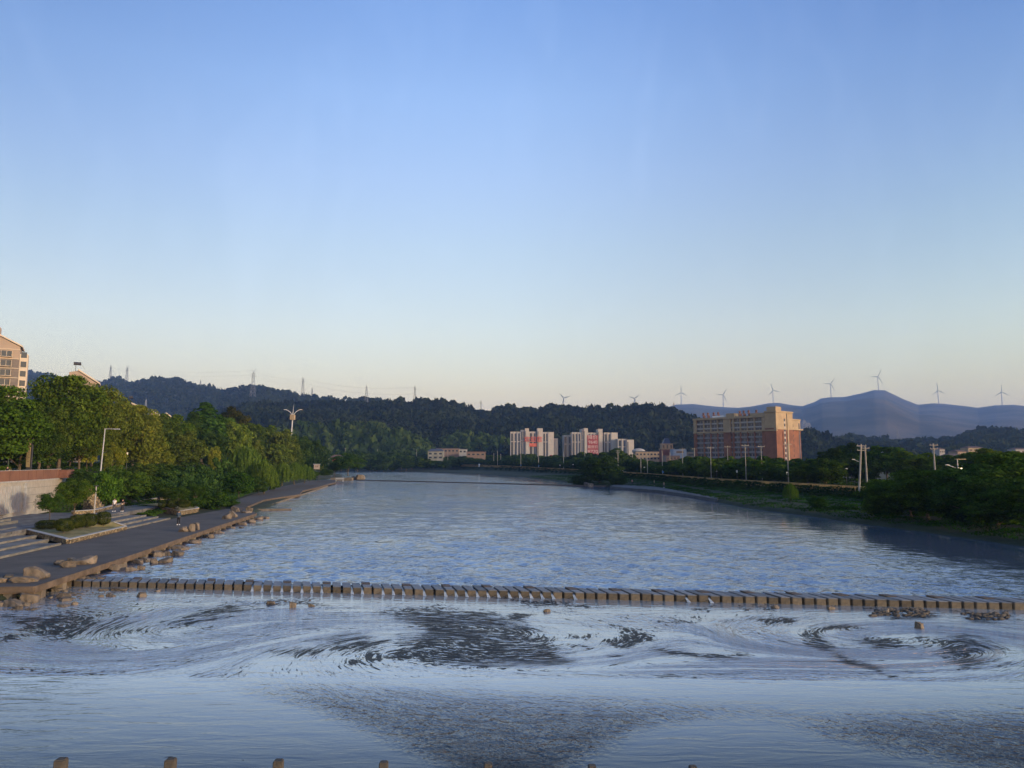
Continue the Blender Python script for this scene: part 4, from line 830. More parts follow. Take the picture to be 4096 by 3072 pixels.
# --- long low buildings ------------------------------------------------------------
M_TAN = mat('tan_render', (.34, .25, .17), .9, .1, .5); M_PINK = mat('pinkish_render', (.22, .15, .11), .9, .1, .5); M_ROOFD = mat('dark_roof', (.06, .07, .09), .7); M_ROOFR = mat('brown_tiles', (.13, .08, .06), .9)
def lowblock(name, px0, px1, Y, pyt, wallm, label, nwin, zb=3.0, depth=10, roof=True, rows=1, roofm=None, extra=None):
    x0, x1 = xat(px0, Y), xat(px1, Y); zt = at(0, pyt, Y)[2]; t = empty(name, ((x0 + x1) / 2, Y, zb), label, 'building'); w = x1 - x0; H_ = zt - zb
    m = MB(); m.box((0, depth / 2, H_ / 2), (w, depth, H_)); m.build('wall', wallm, t)
    if roof: m = MB(); m.box((0, depth / 2, H_ + .2), (w + .8, depth + .8, .4)); m.build('roof', roofm or M_ROOFD, t)
    for r_ in range(rows):
        for j in range(nwin):
            m = MB(); m.box((-w / 2 + w * (j + .5) / nwin, -.03, H_ - 1.9 - 3 * r_), (w / nwin * .55, .1, 1.3)); m.build('window', M_GLASS, t)
    return t, w, H_
lowblock('shop_building', 2178, 2430, 640, 1843, mat('stained_podium', (.30, .27, .26), .9, .2, .3), 'long low podium building before the white towers', 16)
t, w, H_ = lowblock('warehouse_building', 2543, 2642, 520, 1807, M_TAN, 'long tan two storey building left of the domed tower', 7, rows=2)
m = MB(); m.ball((-6, 5, H_ + .4), (5, 3, 2.2), 12, 8); m.build('roof_dome', M_CONC, t)
# left low terrace: grey gable block + pink
t, w, H_ = lowblock('house', 1711, 1772, 560, 1805, mat('mottled_plaster', (.24, .23, .19), .9, .3, .2), 'grey plastered house with a hipped blue roof by the far bank', 3, rows=2, roof=False)
m = MB(); m.box((0, 5, H_ + 1), (w + 1, 11, 2), top=(w - 4, 3)); m.build('roof', M_ROOFD, t)
lowblock('house', 1745, 1835, 585, 1794, M_PINK, 'long pink house behind the grey plastered one', 6)
lowblock('house', 1835, 1866, 590, 1797, M_CONC, 'small grey flat roofed house between two pink ones', 2)
lowblock('house', 1866, 1940, 570, 1808, M_PINK, 'low pink house at the right end of the far bank terrace', 4, roofm=M_ROOFR)
lowblock('metal_shed', 2694, 2747, 480, 1797, mat('blue_sheet_metal', (.25, .32, .42), .5, .05, 1), 'pale blue sheet metal shed between the domed tower and the dormitory', 1, roof=False)
lowblock('annexe', 2665, 2720, 470, 1822, M_PINK, 'low pinkish annexe under the pale blue shed', 4, roof=False)
lowblock('annexe', 2746, 2785, 500, 1808, M_ROOFD, 'dark low annexe touching the dormitory', 1, roof=False)
lowblock('house', 2545, 2560, 530, 1808, M_WHITE, 'tiny white house beside the small white tower', 1)
# domed clock tower
Y = 500; x0 = xat(2667, Y); z1 = at(0, 1778, Y)[2]; z2 = at(0, 1798, Y)[2]
t = empty('domed_tower', (x0, Y, 3), 'small brick tower with arched openings and a dark blue tapering roof', 'tower')
m = MB(); m.box((0, 0, (z2 - 3) / 2), (9, 7, z2 - 3)); m.build('brick_base', mat('dark_brick', (.17, .06, .045), .9, .2, .6), t)
m = MB(); m.box((0, 0, z2 - 3 + .3), (9.6, 7.6, .6)); m.build('string_course', M_TAN, t)
m = MB(); m.box((0, 0, (z1 + z2) / 2 - 3 + .3), (7.8, 6.2, z1 - z2)); m.build('belfry', M_TAN, t)
for dx in (-2.6, 0, 2.6):
    m = MB(); m.box((dx, -3.12, (z1 + z2) / 2 - 3.2), (1.2, .1, 2.0)); m.tube((dx, -3.17, (z1 + z2) / 2 - 2.2), (dx, -3.07, (z1 + z2) / 2 - 2.2), .6, .6, 12); m.build('arched_opening', M_GLASS, t)
m = MB(); m.box((0, 0, z1 - 3 + .45), (8.3, 6.6, .4)); m.build('cornice', M_TAN, t)
m = MB(); m.box((0, 0, z1 - 3 + 2.4), (5.6, 5, 3.6), top=(2.6, 2.4)); m.box((0, 0, z1 - 3 + 4.4), (2.8, 2.6, .3)); m.build('roof', mat('navy_roof', (.025, .04, .09), .5), t)
# little village roofs on the right, and a red pavilion on the left bank
for px0, px1, Y, pyt, m_, lab in [(3550, 3588, 620, 1794, M_WHITE, 'small pale house showing between the right bank trees'), (3760, 3782, 560, 1797, M_CONC, 'pale gabled house above the right bank trees'), (3832, 3868, 480, 1806, M_TAN, 'low tan house left of the long pale roof'), (3876, 3935, 560, 1791, M_CREAM, 'long pale yellow house above the right bank trees'), (3800, 3850, 420, 1823, M_PINK, 'pinkish house lower between the right bank trees'), (4065, 4130, 600, 1797, M_CONC, 'grey house cut by the right edge of the picture')]:
    t, w, H_ = lowblock('house', px0, px1, Y, pyt, m_, lab, 3, roof=False); m = MB(); m.box((0, 5, H_ + .6), (w + .8, 10.8, 1.2), top=(w * .7, 1)); m.build('roof', M_ROOFR, t)
Y = 402; zt = at(0, 1828, Y)[2]; z = zt - 2.6; x = xat(1349, Y)
t = empty('pavilion', (x, Y, z), 'small red walled pavilion with a dark tiled roof among the left bank trees', 'pavilion')
m = MB(); m.box((0, 0, (zt - z) / 2), (4.4, 3, zt - z)); m.build('wall', mat('red_paint', (.35, .07, .04), .7), t); m = MB(); m.box((0, 0, zt - z + .6), (7, 5, 1.3), top=(3, 1)); m.build('roof', M_ROOFR, t); m = MB(); m.box((.6, -1.55, 1.5), (1.4, .1, 1.2)); m.build('window', mat('orange_light', (.9, .35, .12), .5), t)

# --- apartment block at the left edge -----------------------------------------------
M_APT = mat('pinkish_stucco', (.30, .245, .19), .9, .06, .4); M_APG = mat('grey_brick', (.15, .135, .12), .9, .15, 1.2); M_TRIM = mat('cream_trim', (.50, .44, .34), .8)
Y = 222; xr_ = xat(82, Y); z = lambda py: at(0, py, Y)[2]
t = empty('apartment_building', (xr_, Y, 8), 'tall gabled apartment block with grey brick bands at the left edge', 'building', rz=.56)
zg, ze, zl = z(1345) - 8, z(1392) - 8, z(1438) - 8          # gable apex (beyond frame), eave, grey band top
gx = (xat(-260, Y) - xr_)
sl_ = (ze - (z(1350) - 8)) / (0 - (xat(0, Y) - xr_))
m = MB(); ap = ze + (-9.5) * sl_; Wb = -19.0
P = [(0, 0), (0, 0)]
def gable(nm, x1, x0, zb_, zE, slope, y0, y1, m_):
    mb = MB(); mid = (x0 + x1) / 2; zA = zE - (x1 - mid) * slope * 1.0
    pts = [(x0, zb_), (x1, zb_), (x1, zE), (mid, zA), (x0, zE)]; n = 5
    mb.add([(a, y0, b) for a, b in pts] + [(a, y1, b) for a, b in pts], [(0, 1, 2, 3, 4), (9, 8, 7, 6, 5)] + [(i, i + n, (i + 1) % n + n, (i + 1) % n) for i in range(n)]); return mb.build(nm, m_, t)
gable('gable_wall', -2.2, -30, zl, ze + .2, sl_, 0, 12, M_APT)
gable('wall', -2.2, -30, 0, zl - .01, 0, .02, 12, M_APG)
mb = MB(); mid = -16.1; zA = ze + .2 - (-2.2 - mid) * sl_
for s0, s1, za, zb_ in ((-1.6, mid, ze + .1, zA + .1), (mid, -30.6, zA + .1, ze + .1)):
    mb.add([(s0, -.5, za), (s1, -.5, zb_), (s1, 12.5, zb_), (s0, 12.5, za), (s0, -.5, za + .45), (s1, -.5, zb_ + .45), (s1, 12.5, zb_ + .45), (s0, 12.5, za + .45)], [(3, 2, 1, 0), (4, 5, 6, 7), (0, 1, 5, 4), (1, 2, 6, 5), (2, 3, 7, 6), (3, 0, 4, 7)])
mb.build('roof', M_TRIM, t)
m = MB(); m.box((-9.5, 3, z(1322) - 8 - 1.4), (3.5, 4, 3.6)); m.build('chimney', M_APT, t)
m = MB(); m.box((-1.1, 3, ze / 2 - 1), (2.18, 5, ze - 2)); m.build('bay_column', M_TRIM, t)
for k in range(9):
    zz = zl - 1.6 - 3.0 * (k - 1)
    for x_ in (-5.6, -11.5):
        w_ = MB(); w_.box((x_, -.12, zz), (2.6, .22, 1.9)); wo = w_.build('window', M_GLASS, t)
        m = MB(); m.box((x_, -.5, zz - .95), (3.1, .9, .14)); m.box((x_ - 1.4, -.5, zz), (.1, .8, 1.9)); m.box((x_ + 1.4, -.5, zz), (.1, .8, 1.9)); m.box((x_, -.26, zz), (.1, .06, 1.9)); m.build('frame', M_TRIM, wo)
        m = MB(); m.box((x_ - 2.3, -.35, zz - .5), (.9, .5, .7)); m.build('air_conditioner', M_WHITE, t)
    m = MB(); m.box((-15, -.06, zz + 1.55), (25.5, .11, .18)); m.build('floor_band', M_TRIM, t)
    m = MB(); m.box((-1.1, .48, zz), (1.5, .1, 1.8)); m.build('bay_window', M_GLASS, t)
# roofs peeping over the trees
def gable_house(px0, px1, pye, pya, Y, label, heater=True):
    x0, x1 = xat(px0, Y), xat(px1, Y); ze_ = at(0, pye, Y)[2]; za_ = at(0, pya, Y)[2]; t = empty('gabled_house', ((x0 + x1) / 2, Y, 8), label, 'building', rz=.5); w = x1 - x0
    mb = MB(); pts = [(-w / 2, 0), (w / 2, 0), (w / 2, ze_ - 8), (-w * .2, za_ - 8), (-w / 2, za_ - 8.6)]; n = 5
    mb.add([(a, 0, b) for a, b in pts] + [(a, 10, b) for a, b in pts], [(0, 1, 2, 3, 4), (9, 8, 7, 6, 5)] + [(i, i + n, (i + 1) % n + n, (i + 1) % n) for i in range(n)]); mb.build('wall', M_APT, t)
    mb = MB(); a, b = Vector((-w * .2, 0, za_ - 8 + .1)), Vector((w / 2 + .8, 0, ze_ - 8 - .2)); mb.add([(a.x, -.5, a.z), (b.x, -.5, b.z), (b.x, 10.5, b.z), (a.x, 10.5, a.z), (a.x, -.5, a.z + .5), (b.x, -.5, b.z + .5), (b.x, 10.5, b.z + .5), (a.x, 10.5, a.z + .5)], [(3, 2, 1, 0), (4, 5, 6, 7), (0, 1, 5, 4), (1, 2, 6, 5), (2, 3, 7, 6), (3, 0, 4, 7)]); mb.build('roof', M_TRIM, t)
    mb = MB(); mb.box((w * .05, -.2, (ze_ + za_) / 2 - 9.6), (w * .12, .1, 1.5)); mb.build('window', M_GLASS, t)
    if heater:
        mb = MB(); mb.tube((-w * .38, 2, za_ - 8 + 2.6), (-w * .12, 2, za_ - 8 + 2.6), .55, .55, 10); mb.add([(-w * .12, 1, za_ - 8 + 2.4), (-w * .12, 3.4, za_ - 8 + 2.4), (w * .02, 3.4, za_ - 8 + .9), (w * .02, 1, za_ - 8 + .9)], [(0, 1, 2, 3)]); mb.tube((-w * .3, 2, za_ - 8.8), (-w * .3, 2, za_ - 5.6), .08, .08, 5); mb.build('solar_heater', M_DARKMETAL, t)
gable_house(262, 362, 1532, 1484, 235, 'cream gabled house with a solar heater behind the tall trees')
gable_house(498, 552, 1634, 1616, 260, 'small pale roof just above the yellow green trees')
gable_house(590, 632, 1668, 1650, 280, 'pale gabled roof further right above the trees', False)
gable_house(648, 668, 1668, 1655, 290, 'tiny pale roof right of the other two above the trees', False)

# ------------------------------------------------------------------ pylons, turbines, poles
M_PYL = mat('pylon_steel', (.20, .21, .23), .6); M_TURB = mat('turbine_white', (.34, .36, .40), .5)
def pylon(px, pyt, pyb, Y, label, kind='y', m_=M_PYL, wd=None):
    x, _, zt = at(px, pyt, Y); zb = at(px, pyb, Y)[2] - 3; H_ = zt - zb; t = empty('pylon', (x, Y, zb), label, 'pylon', 'power pylons on the hills')
    b = wd or H_ * .13; r = max(.16, Y * .00016); m = MB()
    def W_(f): return b * (1 - f) ** 1.0 * .5 + b * .10
    lv = [0, .16, .30, .43, .55, .66, .76, .85]
    for i in range(len(lv) - 1):
        w0, w1 = W_(lv[i]), W_(lv[i + 1]); z0, z1 = lv[i] * H_, lv[i + 1] * H_
        for s in range(4):
            c = [(-1, -1), (1, -1), (1, 1), (-1, 1)]; a = c[s]; d = c[(s + 1) % 4]
            m.tube((a[0] * w0, a[1] * w0, z0), (a[0] * w1, a[1] * w1, z1), r, r, 4); m.tube((a[0] * w0, a[1] * w0, z0), (d[0] * w1, d[1] * w1, z1), r * .7, r * .7, 4); m.tube((a[0] * w1, a[1] * w1, z1), (d[0] * w1, d[1] * w1, z1), r * .7, r * .7, 4)
    m.build('lattice_mast', m_, t)
    if kind != 'mast':
        for j, (f, l) in enumerate(((.72, .11), (.82, .09), (.92, .07))):
            m = MB(); zz = f * H_; Lx = l * H_
            if kind == 'y' and j == 2:
                m.tube((0, 0, .85 * H_), (-Lx * 1.1, 0, H_), r * 1.4, r, 4); m.tube((0, 0, .85 * H_), (Lx * 1.1, 0, H_), r * 1.4, r, 4); m.tube((-Lx * 1.1, 0, H_), (-Lx * .5, 0, H_ * .985), r, r, 4); m.tube((Lx * 1.1, 0, H_), (Lx * .5, 0, H_ * .985), r, r, 4)
            else: m.tube((-Lx, 0, zz), (Lx, 0, zz), r, r, 4); m.tube((-Lx, 0, zz), (0, 0, zz + H_ * .03), r * .7, r * .7, 4); m.tube((Lx, 0, zz), (0, 0, zz + H_ * .03), r * .7, r * .7, 4)
            m.build('cross_arm', m_, t)
        if kind == 't': m = MB(); m.tube((0, 0, .8 * H_), (0, 0, H_), r * 1.6, r, 4); m.build('mast_head', m_, t)
    else:
        m = MB(); m.tube((0, 0, .8 * H_), (0, 0, H_), r * 1.2, r * .6, 5); m.build('antenna', m_, t)
    return Vector((x, Y, zt))
PY = [(444, 1459, 1506, 2330, 'lattice pylon leaning over the first blue hilltop on the left', 't'), (510, 1463, 1528, 2280, 'lattice pylon with raised horns in the dip between two blue hills', 'y'), (803, 1516, 1541, 2150, 'short thin mast on the slope of the blue ridge', 'mast'), (1015, 1475, 1582, 1700, 'tallest lattice pylon with horned top on the left ridge', 'y'), (1213, 1506, 1578, 1750, 'dark lattice pylon with a square head right of the tallest one', 't'),
      (1249, 1550, 1582, 1900, 'small cross armed pylon close to the square headed one', 't'), (1467, 1533, 1612, 1500, 'slim needle like mast on the ridge', 'mast'), (1660, 1540, 1600, 1180, 'lattice pylon on the crest of the dark hill', 't'), (1924, 1600, 1642, 1150, 'small lattice pylon in the notch of the dark hill', 't'), (2694, 1606, 1642, 1020, 'pale telecom mast on the right shoulder of the dark hill', 't'), (2725, 1636, 1656, 1020, 'short pale mast beside the telecom mast', 'mast'), (585, 1592, 1630, 1400, 'pale pylon standing low on the blue hillside', 'mast'),
      (3215, 1672, 1735, 1100, 'pale lattice tower just right of the dormitory', 'mast'), (3232, 1683, 1735, 1090, 'second slightly shorter lattice tower right of the dormitory', 'mast'), (3590, 1720, 1782, 1400, 'grey lattice tower before the mountain', 't')]
tops = {}
for px, a, b, Y, lab, k in PY: tops[px] = pylon(px, a, b, Y, lab, k, m_=M_TURB if px in (3215, 3232, 2694, 2725, 585) else M_PYL, wd=(11 if px in (3215, 3232) else None))
def wire(a, b, sag, r, label, g='power lines between the pylons'):
    m = MB(); n = 14; P = [a.lerp(b, i / n) + Vector((0, 0, -sag * 4 * (i / n) * (1 - i / n))) for i in range(n + 1)]
    for i in range(n): m.tube(P[i], P[i + 1], r, r, 3)
    return tag(m.build('power_line', M_PYL), label, 'power line', g)
order = [(444, 510, 'between the two left hilltop pylons'), (510, 1015, 'long sagging span across the blue hills'), (1015, 1213, 'between the tallest and the square headed pylon'), (1213, 1660, 'from the square headed pylon to the dark hill'), (1660, 1924, 'down the dark hill crest to the notch')]
for a, b, s_ in order:
    for j, (dz, q) in enumerate(((-4, 'upper'), (-15, 'lower'))): wire(tops[a] + Vector((0, 0, dz)), tops[b] + Vector((0, 0, dz)), 10, .13, f'thin {q} power line {s_}')
wire(tops[444] + Vector((0, 0, -8)), Vector((xat(150, 2400), 2400, tops[444].z - 16)), 8, .13, 'thin power line running off left above the roof with the solar heater')
TB = [(2255, 1592, 1632, 26, (15, 135, 255), 'wind turbine far left of the others above the dark hill'), (2538, 1594, 1626, 24, (35, 160, 275), 'wind turbine above the right part of the dark hill'), (2724, 1571, 1618, 28, (90, -28, 205), 'wind turbine with one blade straight up left of the dormitory roof'), (2892, 1579, 1630, 29, (178, 58, -65), 'wind turbine over the left half of the dormitory'), (3091, 1562, 1612, 29, (105, -12, 225), 'wind turbine over the right half of the dormitory'),
      (3322, 1536, 1589, 31, (177, 57, -62), 'wind turbine on the shoulder left of the peak'), (3511, 1507, 1562, 33, (180, 65, -58), 'wind turbine standing on the mountain peak'), (3751, 1562, 1614, 31, (97, -25, 215), 'wind turbine on the saddle right of the peak'), (4005, 1568, 1620, 30, (90, -28, 210), 'last wind turbine near the right edge of the picture')]
for px, ph, pb_, bl, angs, lab in TB:
    Y = 5560 if px > 2600 else 4200; x, _, zh = at(px, ph, Y); zb = at(px, pb_, Y)[2] - 12; t = empty('wind_turbine', (x, Y, zb), lab, 'wind turbine', 'wind turbines on the mountain'); Hh = zh - zb; Lb = bl / F * Y
    m = MB(); m.tube((0, 0, 0), (0, 0, Hh), 3.6, 2.4, 10); m.build('tower', M_TURB, t)
    m = MB(); m.box((0, 2, Hh), (4, 12, 4)); m.build('nacelle', M_PYL, t); m = MB(); m.ball((0, -5.5, Hh), 2.5); m.build('hub', M_PYL, t)
    for an in angs:
        d = Vector((cos(R(an)), 0, sin(R(an)))); m = MB(); c0 = Vector((0, -5.5, Hh)); n_ = Vector((-d.z, 0, d.x))
        P = [c0 + n_ * 1.6, c0 + d * Lb * .2 + n_ * 3.2, c0 + d * Lb + n_ * .9, c0 + d * Lb - n_ * .9, c0 + d * Lb * .2 - n_ * 2.2]
        m.add([tuple(p + Vector((0, -.5, 0))) for p in P] + [tuple(p + Vector((0, .5, 0))) for p in P], [(0, 1, 2, 3, 4), (9, 8, 7, 6, 5)] + [(i, i + 5, (i + 1) % 5 + 5, (i + 1) % 5) for i in range(5)]); m.build('blade', M_DARKMETAL, t)

M_POLE = mat('concrete_pole', (.30, .28, .24), .85, .12, 3)
def pole(px, pyt, pyb, Y, label, arms=1, lean=0, lamp=False, r=.13, blue=False, g='concrete utility poles along the right embankment'):
    x, _, zt = at(px, pyt, Y); zb = float(gh(xat(px, Y), Y)) - .1; xb = xat(px, Y) - lean; t = empty('utility_pole', (xb, Y, zb), label, 'utility pole', g); H_ = zt - zb
    m = MB(); m.tube((0, 0, 0), (lean, 0, H_), r * 1.15, r * .8, 8); m.build('post', M_POLE, t)
    for k in range(arms):
        m = MB(); z = H_ - .35 - .8 * k; m.box((lean * z / H_, -.15, z), (1.8 - .3 * k, .12, .12)); 
        for s in (-.75, .75): m.tube((lean + s, -.15, z), (lean + s, -.15, z + .28), .05, .05, 6)
        m.build('cross_arm', M_POLE, t)
    if lamp:
        m = MB(); z = H_ * .62; m.tube((lean * .62, 0, z), (lean * .62 - 1.1, 0, z + .5), .04, .04, 5); m.box((lean * .62 - 1.25, 0, z + .55), (.5, .2, .1)); m.build('lamp_arm', M_STEEL, t)
    if blue:
        m = MB(); m.box((.1, -.2, 1.9), (.55, .08, .55)); m.build('blue_sign', mat('blue_sign', (.08, .25, .5), .5), t)
def yfence(px):   # depth at which the fence line passes under this pixel column
    ys_ = np.linspace(60, 640, 1200); pxs = np.array([2048 + F * float(XF(y)) / y for y in ys_]); i = np.argmin(np.abs(pxs - px)); return float(ys_[i])
POL = [(1380, 1792, 1), (1510, 1796, 0), (1666, 1797, 0), (1791, 1803, 0), (1975, 1812, 0), (1990, 1803, 0), (2003, 1815, 0), (2083, 1796, 0), (2154, 1815, 0), (2254, 1805, 0), (2339, 1805, 0), (2441, 1802, 0), (2530, 1815, 0), (2563, 1821, 0), (2589, 1811, 0), (2649, 1802, 0), (2680, 1808, 0), (2730, 1792, 1), (2778, 1792, 1), (2843, 1786, 1), (2911, 1783, 1), (2982, 1777, 1), (3046, 1781, 1), (3151, 1772, 1)]
wh = {1380: 'pole with a cross arm behind the big tree on the left spit', 1510: 'pole at the far bend of the river', 1666: 'pole on the far bank left of the grey house', 1791: 'pole in front of the pink house', 1975: 'short grey pole left of the pair by the far road', 1990: 'taller pole of the group before the left tower', 2003: 'short pole of the group before the left tower', 2083: 'pole with a blue sign before the left white tower', 2154: 'pole before the left tower with a blue mark low down', 2254: 'pole between the two white towers', 2339: 'pole before the right white tower', 2441: 'short pole left of the one with two arms', 2530: 'short pole right of the one with two arms', 2563: 'thin dark pole before the tan warehouse', 2589: 'pole before the middle of the tan warehouse', 2649: 'pole with a round blue sign before the domed tower', 2680: 'pole right of the domed tower', 2730: 'pole before the pale blue shed', 2778: 'cross armed pole at the left end of the dormitory', 2843: 'cross armed pole before the left part of the dormitory', 2911: 'cross armed pole before the stair recess of the dormitory', 2982: 'tall cross armed pole before the middle of the dormitory', 3046: 'cross armed pole before the right part of the dormitory', 3151: 'thin pole before the sunlit end wall of the dormitory'}
behind = {2339: 40, 2441: 60, 2530: 60, 2778: 55, 2911: 30, 3046: 14, 2680: 60, 2003: 20, 1975: 15}
for px, pt_, ar_ in POL:
    Y = yfence(px) + behind.get(px, 1.5); pole(px, pt_, 0, Y, 'concrete ' + wh[px] if 'pole' in wh[px] else wh[px], ar_, r=max(.09, min(.15, Y * .00048)), blue=px in (2083, 2154, 2649))
pole(2472, 1800, 0, yfence(2472) + 1, 'concrete pole with two arms and a lamp beside the white car', 2, lamp=True, r=.16)
pole(3448, 1776, 0, 130, 'thick leaning concrete pole with a lamp arm at the fence end', 2, lean=.85, lamp=True, r=.17)
pole(3463, 1786, 0, 150, 'straight concrete pole just behind the leaning one', 1, r=.18)
pole(3737, 1774, 0, 150, 'concrete pole half hidden in the right hand trees', 2, r=.17)

# lamps ---------------------------------------------------------------------------
M_LAMP = mat('lantern_glass', (.75, .72, .60), .4)
def lantern(px, pyt, Y, label, g='lantern posts along the upper left path', hgt=3.0, left=True):
    x = xat(px, Y); zt = at(px, pyt, Y)[2]; zb = min(float(gh(x, Y)), zt - 2.6); t = empty('lantern_post', (x, Y, zb), label, 'lantern post', g); H_ = zt - zb; r = max(.05, Y * .00035)
    m = MB(); m.tube((0, 0, 0), (0, 0, H_ - .55), r, r * .8, 6); m.build('post', M_DARKMETAL, t)
    m = MB(); m.box((0, 0, H_ - .28), (max(.26, r * 4.5), max(.26, r * 4.5), .6)); m.build('lantern', M_LAMP, t); m = MB(); m.box((0, 0, H_ + .05), (max(.36, r * 5), max(.36, r * 5), .06)); m.build('cap', M_DARKMETAL, t)
LN = [(365, 1806, 130, 'lantern post under the yellow green tree on the left'), (507, 1810, 145, 'lantern post right of the small yellow trees'), (630, 1816, 160, 'lantern post in front of dark hedge, third from the left'), (727, 1818, 180, 'tall lantern post, fourth from the left on the upper path'), (803, 1820, 195, 'lantern post above the feathery bushes, fifth from the left'), (1094, 1827, 285, 'small lantern post left of the sparse yellow trees'), (1129, 1829, 300, 'small lantern post, second of the far row'), (1160, 1829, 315, 'small lantern post, third of the far row'), (1237, 1829, 330, 'small lantern post, fourth of the far row'), (1259, 1830, 340, 'small lantern post, fifth of the far row'), (1278, 1831, 350, 'small lantern post beside the round yellow tree'), (1296, 1830, 355, 'small lantern post right of the round yellow tree'), (1313, 1832, 360, 'last small lantern post before the red pavilion')]
for px, a, Y, lab in LN: lantern(px, a, Y, lab)
for px, pyt, dy in [(2057, 1853, 4), (2186, 1857, 4), (2240, 1858, 4), (2292, 1857, 4), (2449, 1862, 5), (2497, 1860, 5), (2535, 1866, 5), (2577, 1868, 5), (2622, 1870, 5), (2673, 1871, 5), (2793, 1874, 6), (2865, 1878, 6), (2946, 1881, 6), (3040, 1884, 6), (3146, 1888, 7), (3274, 1892, 8)]:
    near_ = 'dormitory' if 2770 < px < 3230 else ('warehouse and domed tower' if 2500 < px < 2700 else ('white towers' if px < 2480 else 'dark right trees'))
    lantern(px, pyt, yfence(px) + dy, f'small white headed lamp beyond the embankment fence below the {near_}', f'small lamps below the {near_}')
M_GLOW = mat('lit_lamp', (1, .85, .55), .4, emit=(1, .78, .42, 3.0))
Y = 118; x = xat(3829, Y); zt = at(0, 1838, Y)[2]; zb = float(gh(x, Y)); H_ = zt - zb; t = empty('street_lamp', (x, Y, zb), 'street lamp with a glowing basket lantern among the right hand trees', 'street lamp')
m = MB(); m.tube((0, 0, 0), (0, 0, H_), .10, .07, 8); m.build('post', M_STEEL, t); m = MB(); m.box((.5, 0, H_ + .05), (1.6, .5, .12)); m.build('solar_panel', M_CREAM, t)
m = MB(); m.tube((0, 0, H_ - 1.5), (-1.5, 0, H_ - .95), .05, .04, 6); m.box((-1.7, 0, H_ - .88), (.6, .2, .08)); m.build('arm', M_WHITE, t)
m = MB(); m.tube((.65, 0, H_ - 1.35), (.65, 0, H_ - .95), .42, .50, 12); m.build('lantern_cage', M_STEEL, t); m = MB(); m.ball((.65, 0, H_ - 1.38), (.46, .46, .16)); m.build('lit_bowl', M_GLOW, t); m = MB(); m.tube((0, 0, H_ - 1.6), (.65, 0, H_ - 1.5), .05, .05, 6); m.build('bracket', M_STEEL, t)
m = MB(); m.box((.1, -.12, H_ - 3.2), (.4, .2, .35)); m.build('control_box', M_CREAM, t)
Y = 150; x, _, z = at(3384, 1875, Y); t = empty('street_lamp', (x, Y, float(gh(x, Y))), 'small bright lamp head before the dark trees left of the leaning pole', 'street lamp'); z -= float(gh(x, Y)); m = MB(); m.tube((0, 0, 0), (0, 0, z), .06, .05, 6); m.build('post', M_DARKMETAL, t); m = MB(); m.ball((0, -.1, z), (.28, .2, .12)); m.build('lamp_head', M_WHITE, t)
# tall street lamp on the left, near
Y = 112; x = xat(400, Y); zt = at(0, 1716, Y)[2]; zb = 6.8; H_ = zt - zb
t = empty('street_lamp', (x, Y, zb), 'tall grey street lamp with a flat arm before the yellow green tree', 'street lamp'); m = MB(); m.tube((.2, 0, 0), (.5, 0, H_), .11, .07, 8); m.build('post', M_STEEL, t)
m = MB(); m.box((1.6, 0, H_ + .02), (2.4, .12, .10)); m.box((2.4, 0, H_ - .05), (.9, .3, .08)); m.build('arm', M_STEEL, t)
# communication mast
Y = 330; x = xat(1168, Y); zt = at(0, 1617, Y)[2]; t = empty('antenna_mast', (x - 1.2, Y, 7), 'tall white antenna mast with two curved lamp arms and a square box', 'mast'); H_ = zt - 7
m = MB(); m.tube((0, 0, 0), (.9, 0, H_ * .86), .40, .23, 10); m.tube((.9, 0, H_ * .86), (1.2, 0, H_), .16, .03, 8); m.build('pole', M_STEEL, t)
zc = at(0, 1669, Y)[2] - 7; m = MB(); m.box((.8, 0, zc), (2.0, 2.0, 2.4)); m.build('equipment_box', M_CREAM, t, bevel=.05)
za = at(0, 1655, Y)[2] - 7
for s in (-1, 1):
    m = MB(); P = [(.9, 0, za - 1.1), (.9 + s * 1.2, 0, za + .7), (.9 + s * 2.6, 0, za + 1.7), (.9 + s * 3.5, 0, za + 1.9)]
    for i in range(3): m.tube(P[i], P[i + 1], .12, .1, 6)
    m.box((.9 + s * 3.7, 0, za + 1.93), (1.1, .4, .2)); m.build('lamp_arm', M_WHITE, t)
# tall signboard at the far left
Y = 100; x = xat(113, Y); zt = at(0, 1737, Y)[2]; t = empty('signboard', (x, Y, 6.1), 'tall narrow tan signboard with faded writing on a dark post', 'sign'); H_ = zt - 6.1
m = MB(); m.box((.1, .15, H_ / 2), (.62, .22, H_)); m.build('post', M_DARKMETAL, t)
m = MB(); m.box((0, -.03, H_ * .62), (.46, .1, H_ * .72)); pn = m.build('sign_panel', mat('faded_panel', (.26, .21, .11), .8, .15, 2), t)
for k in range(3): m = MB(); m.box((0, -.09, H_ * (.82 - .17 * k)), (.47, .03, .06)); m.build('panel_band', M_DARKMETAL, pn)
m = MB(); rg = random.Random(4)
for k in range(26): m.box((rg.uniform(-.14, .14), -.085, H_ * rg.uniform(.33, .94)), (rg.uniform(.04, .16), .012, rg.uniform(.02, .10)))
m.build('faded_marks', mat('faded_ink', (.13, .10, .06), .9), pn)
# thin lamp far left
Y = 98; x = xat(36, Y); zt = at(0, 1779, Y)[2]; t = empty('path_lamp', (x, Y, 6.1), 'thin green path lamp at the far left before dark trees', 'path lamp'); H_ = zt - 6.1
m = MB(); m.tube((-.15, 0, 0), (.05, 0, H_), .05, .04, 6); m.build('post', mat('green_paint', (.06, .11, .07), .6), t); m = MB(); m.box((.05, 0, H_), (.3, .2, .08)); m.build('lamp_head', M_WHITE, t)
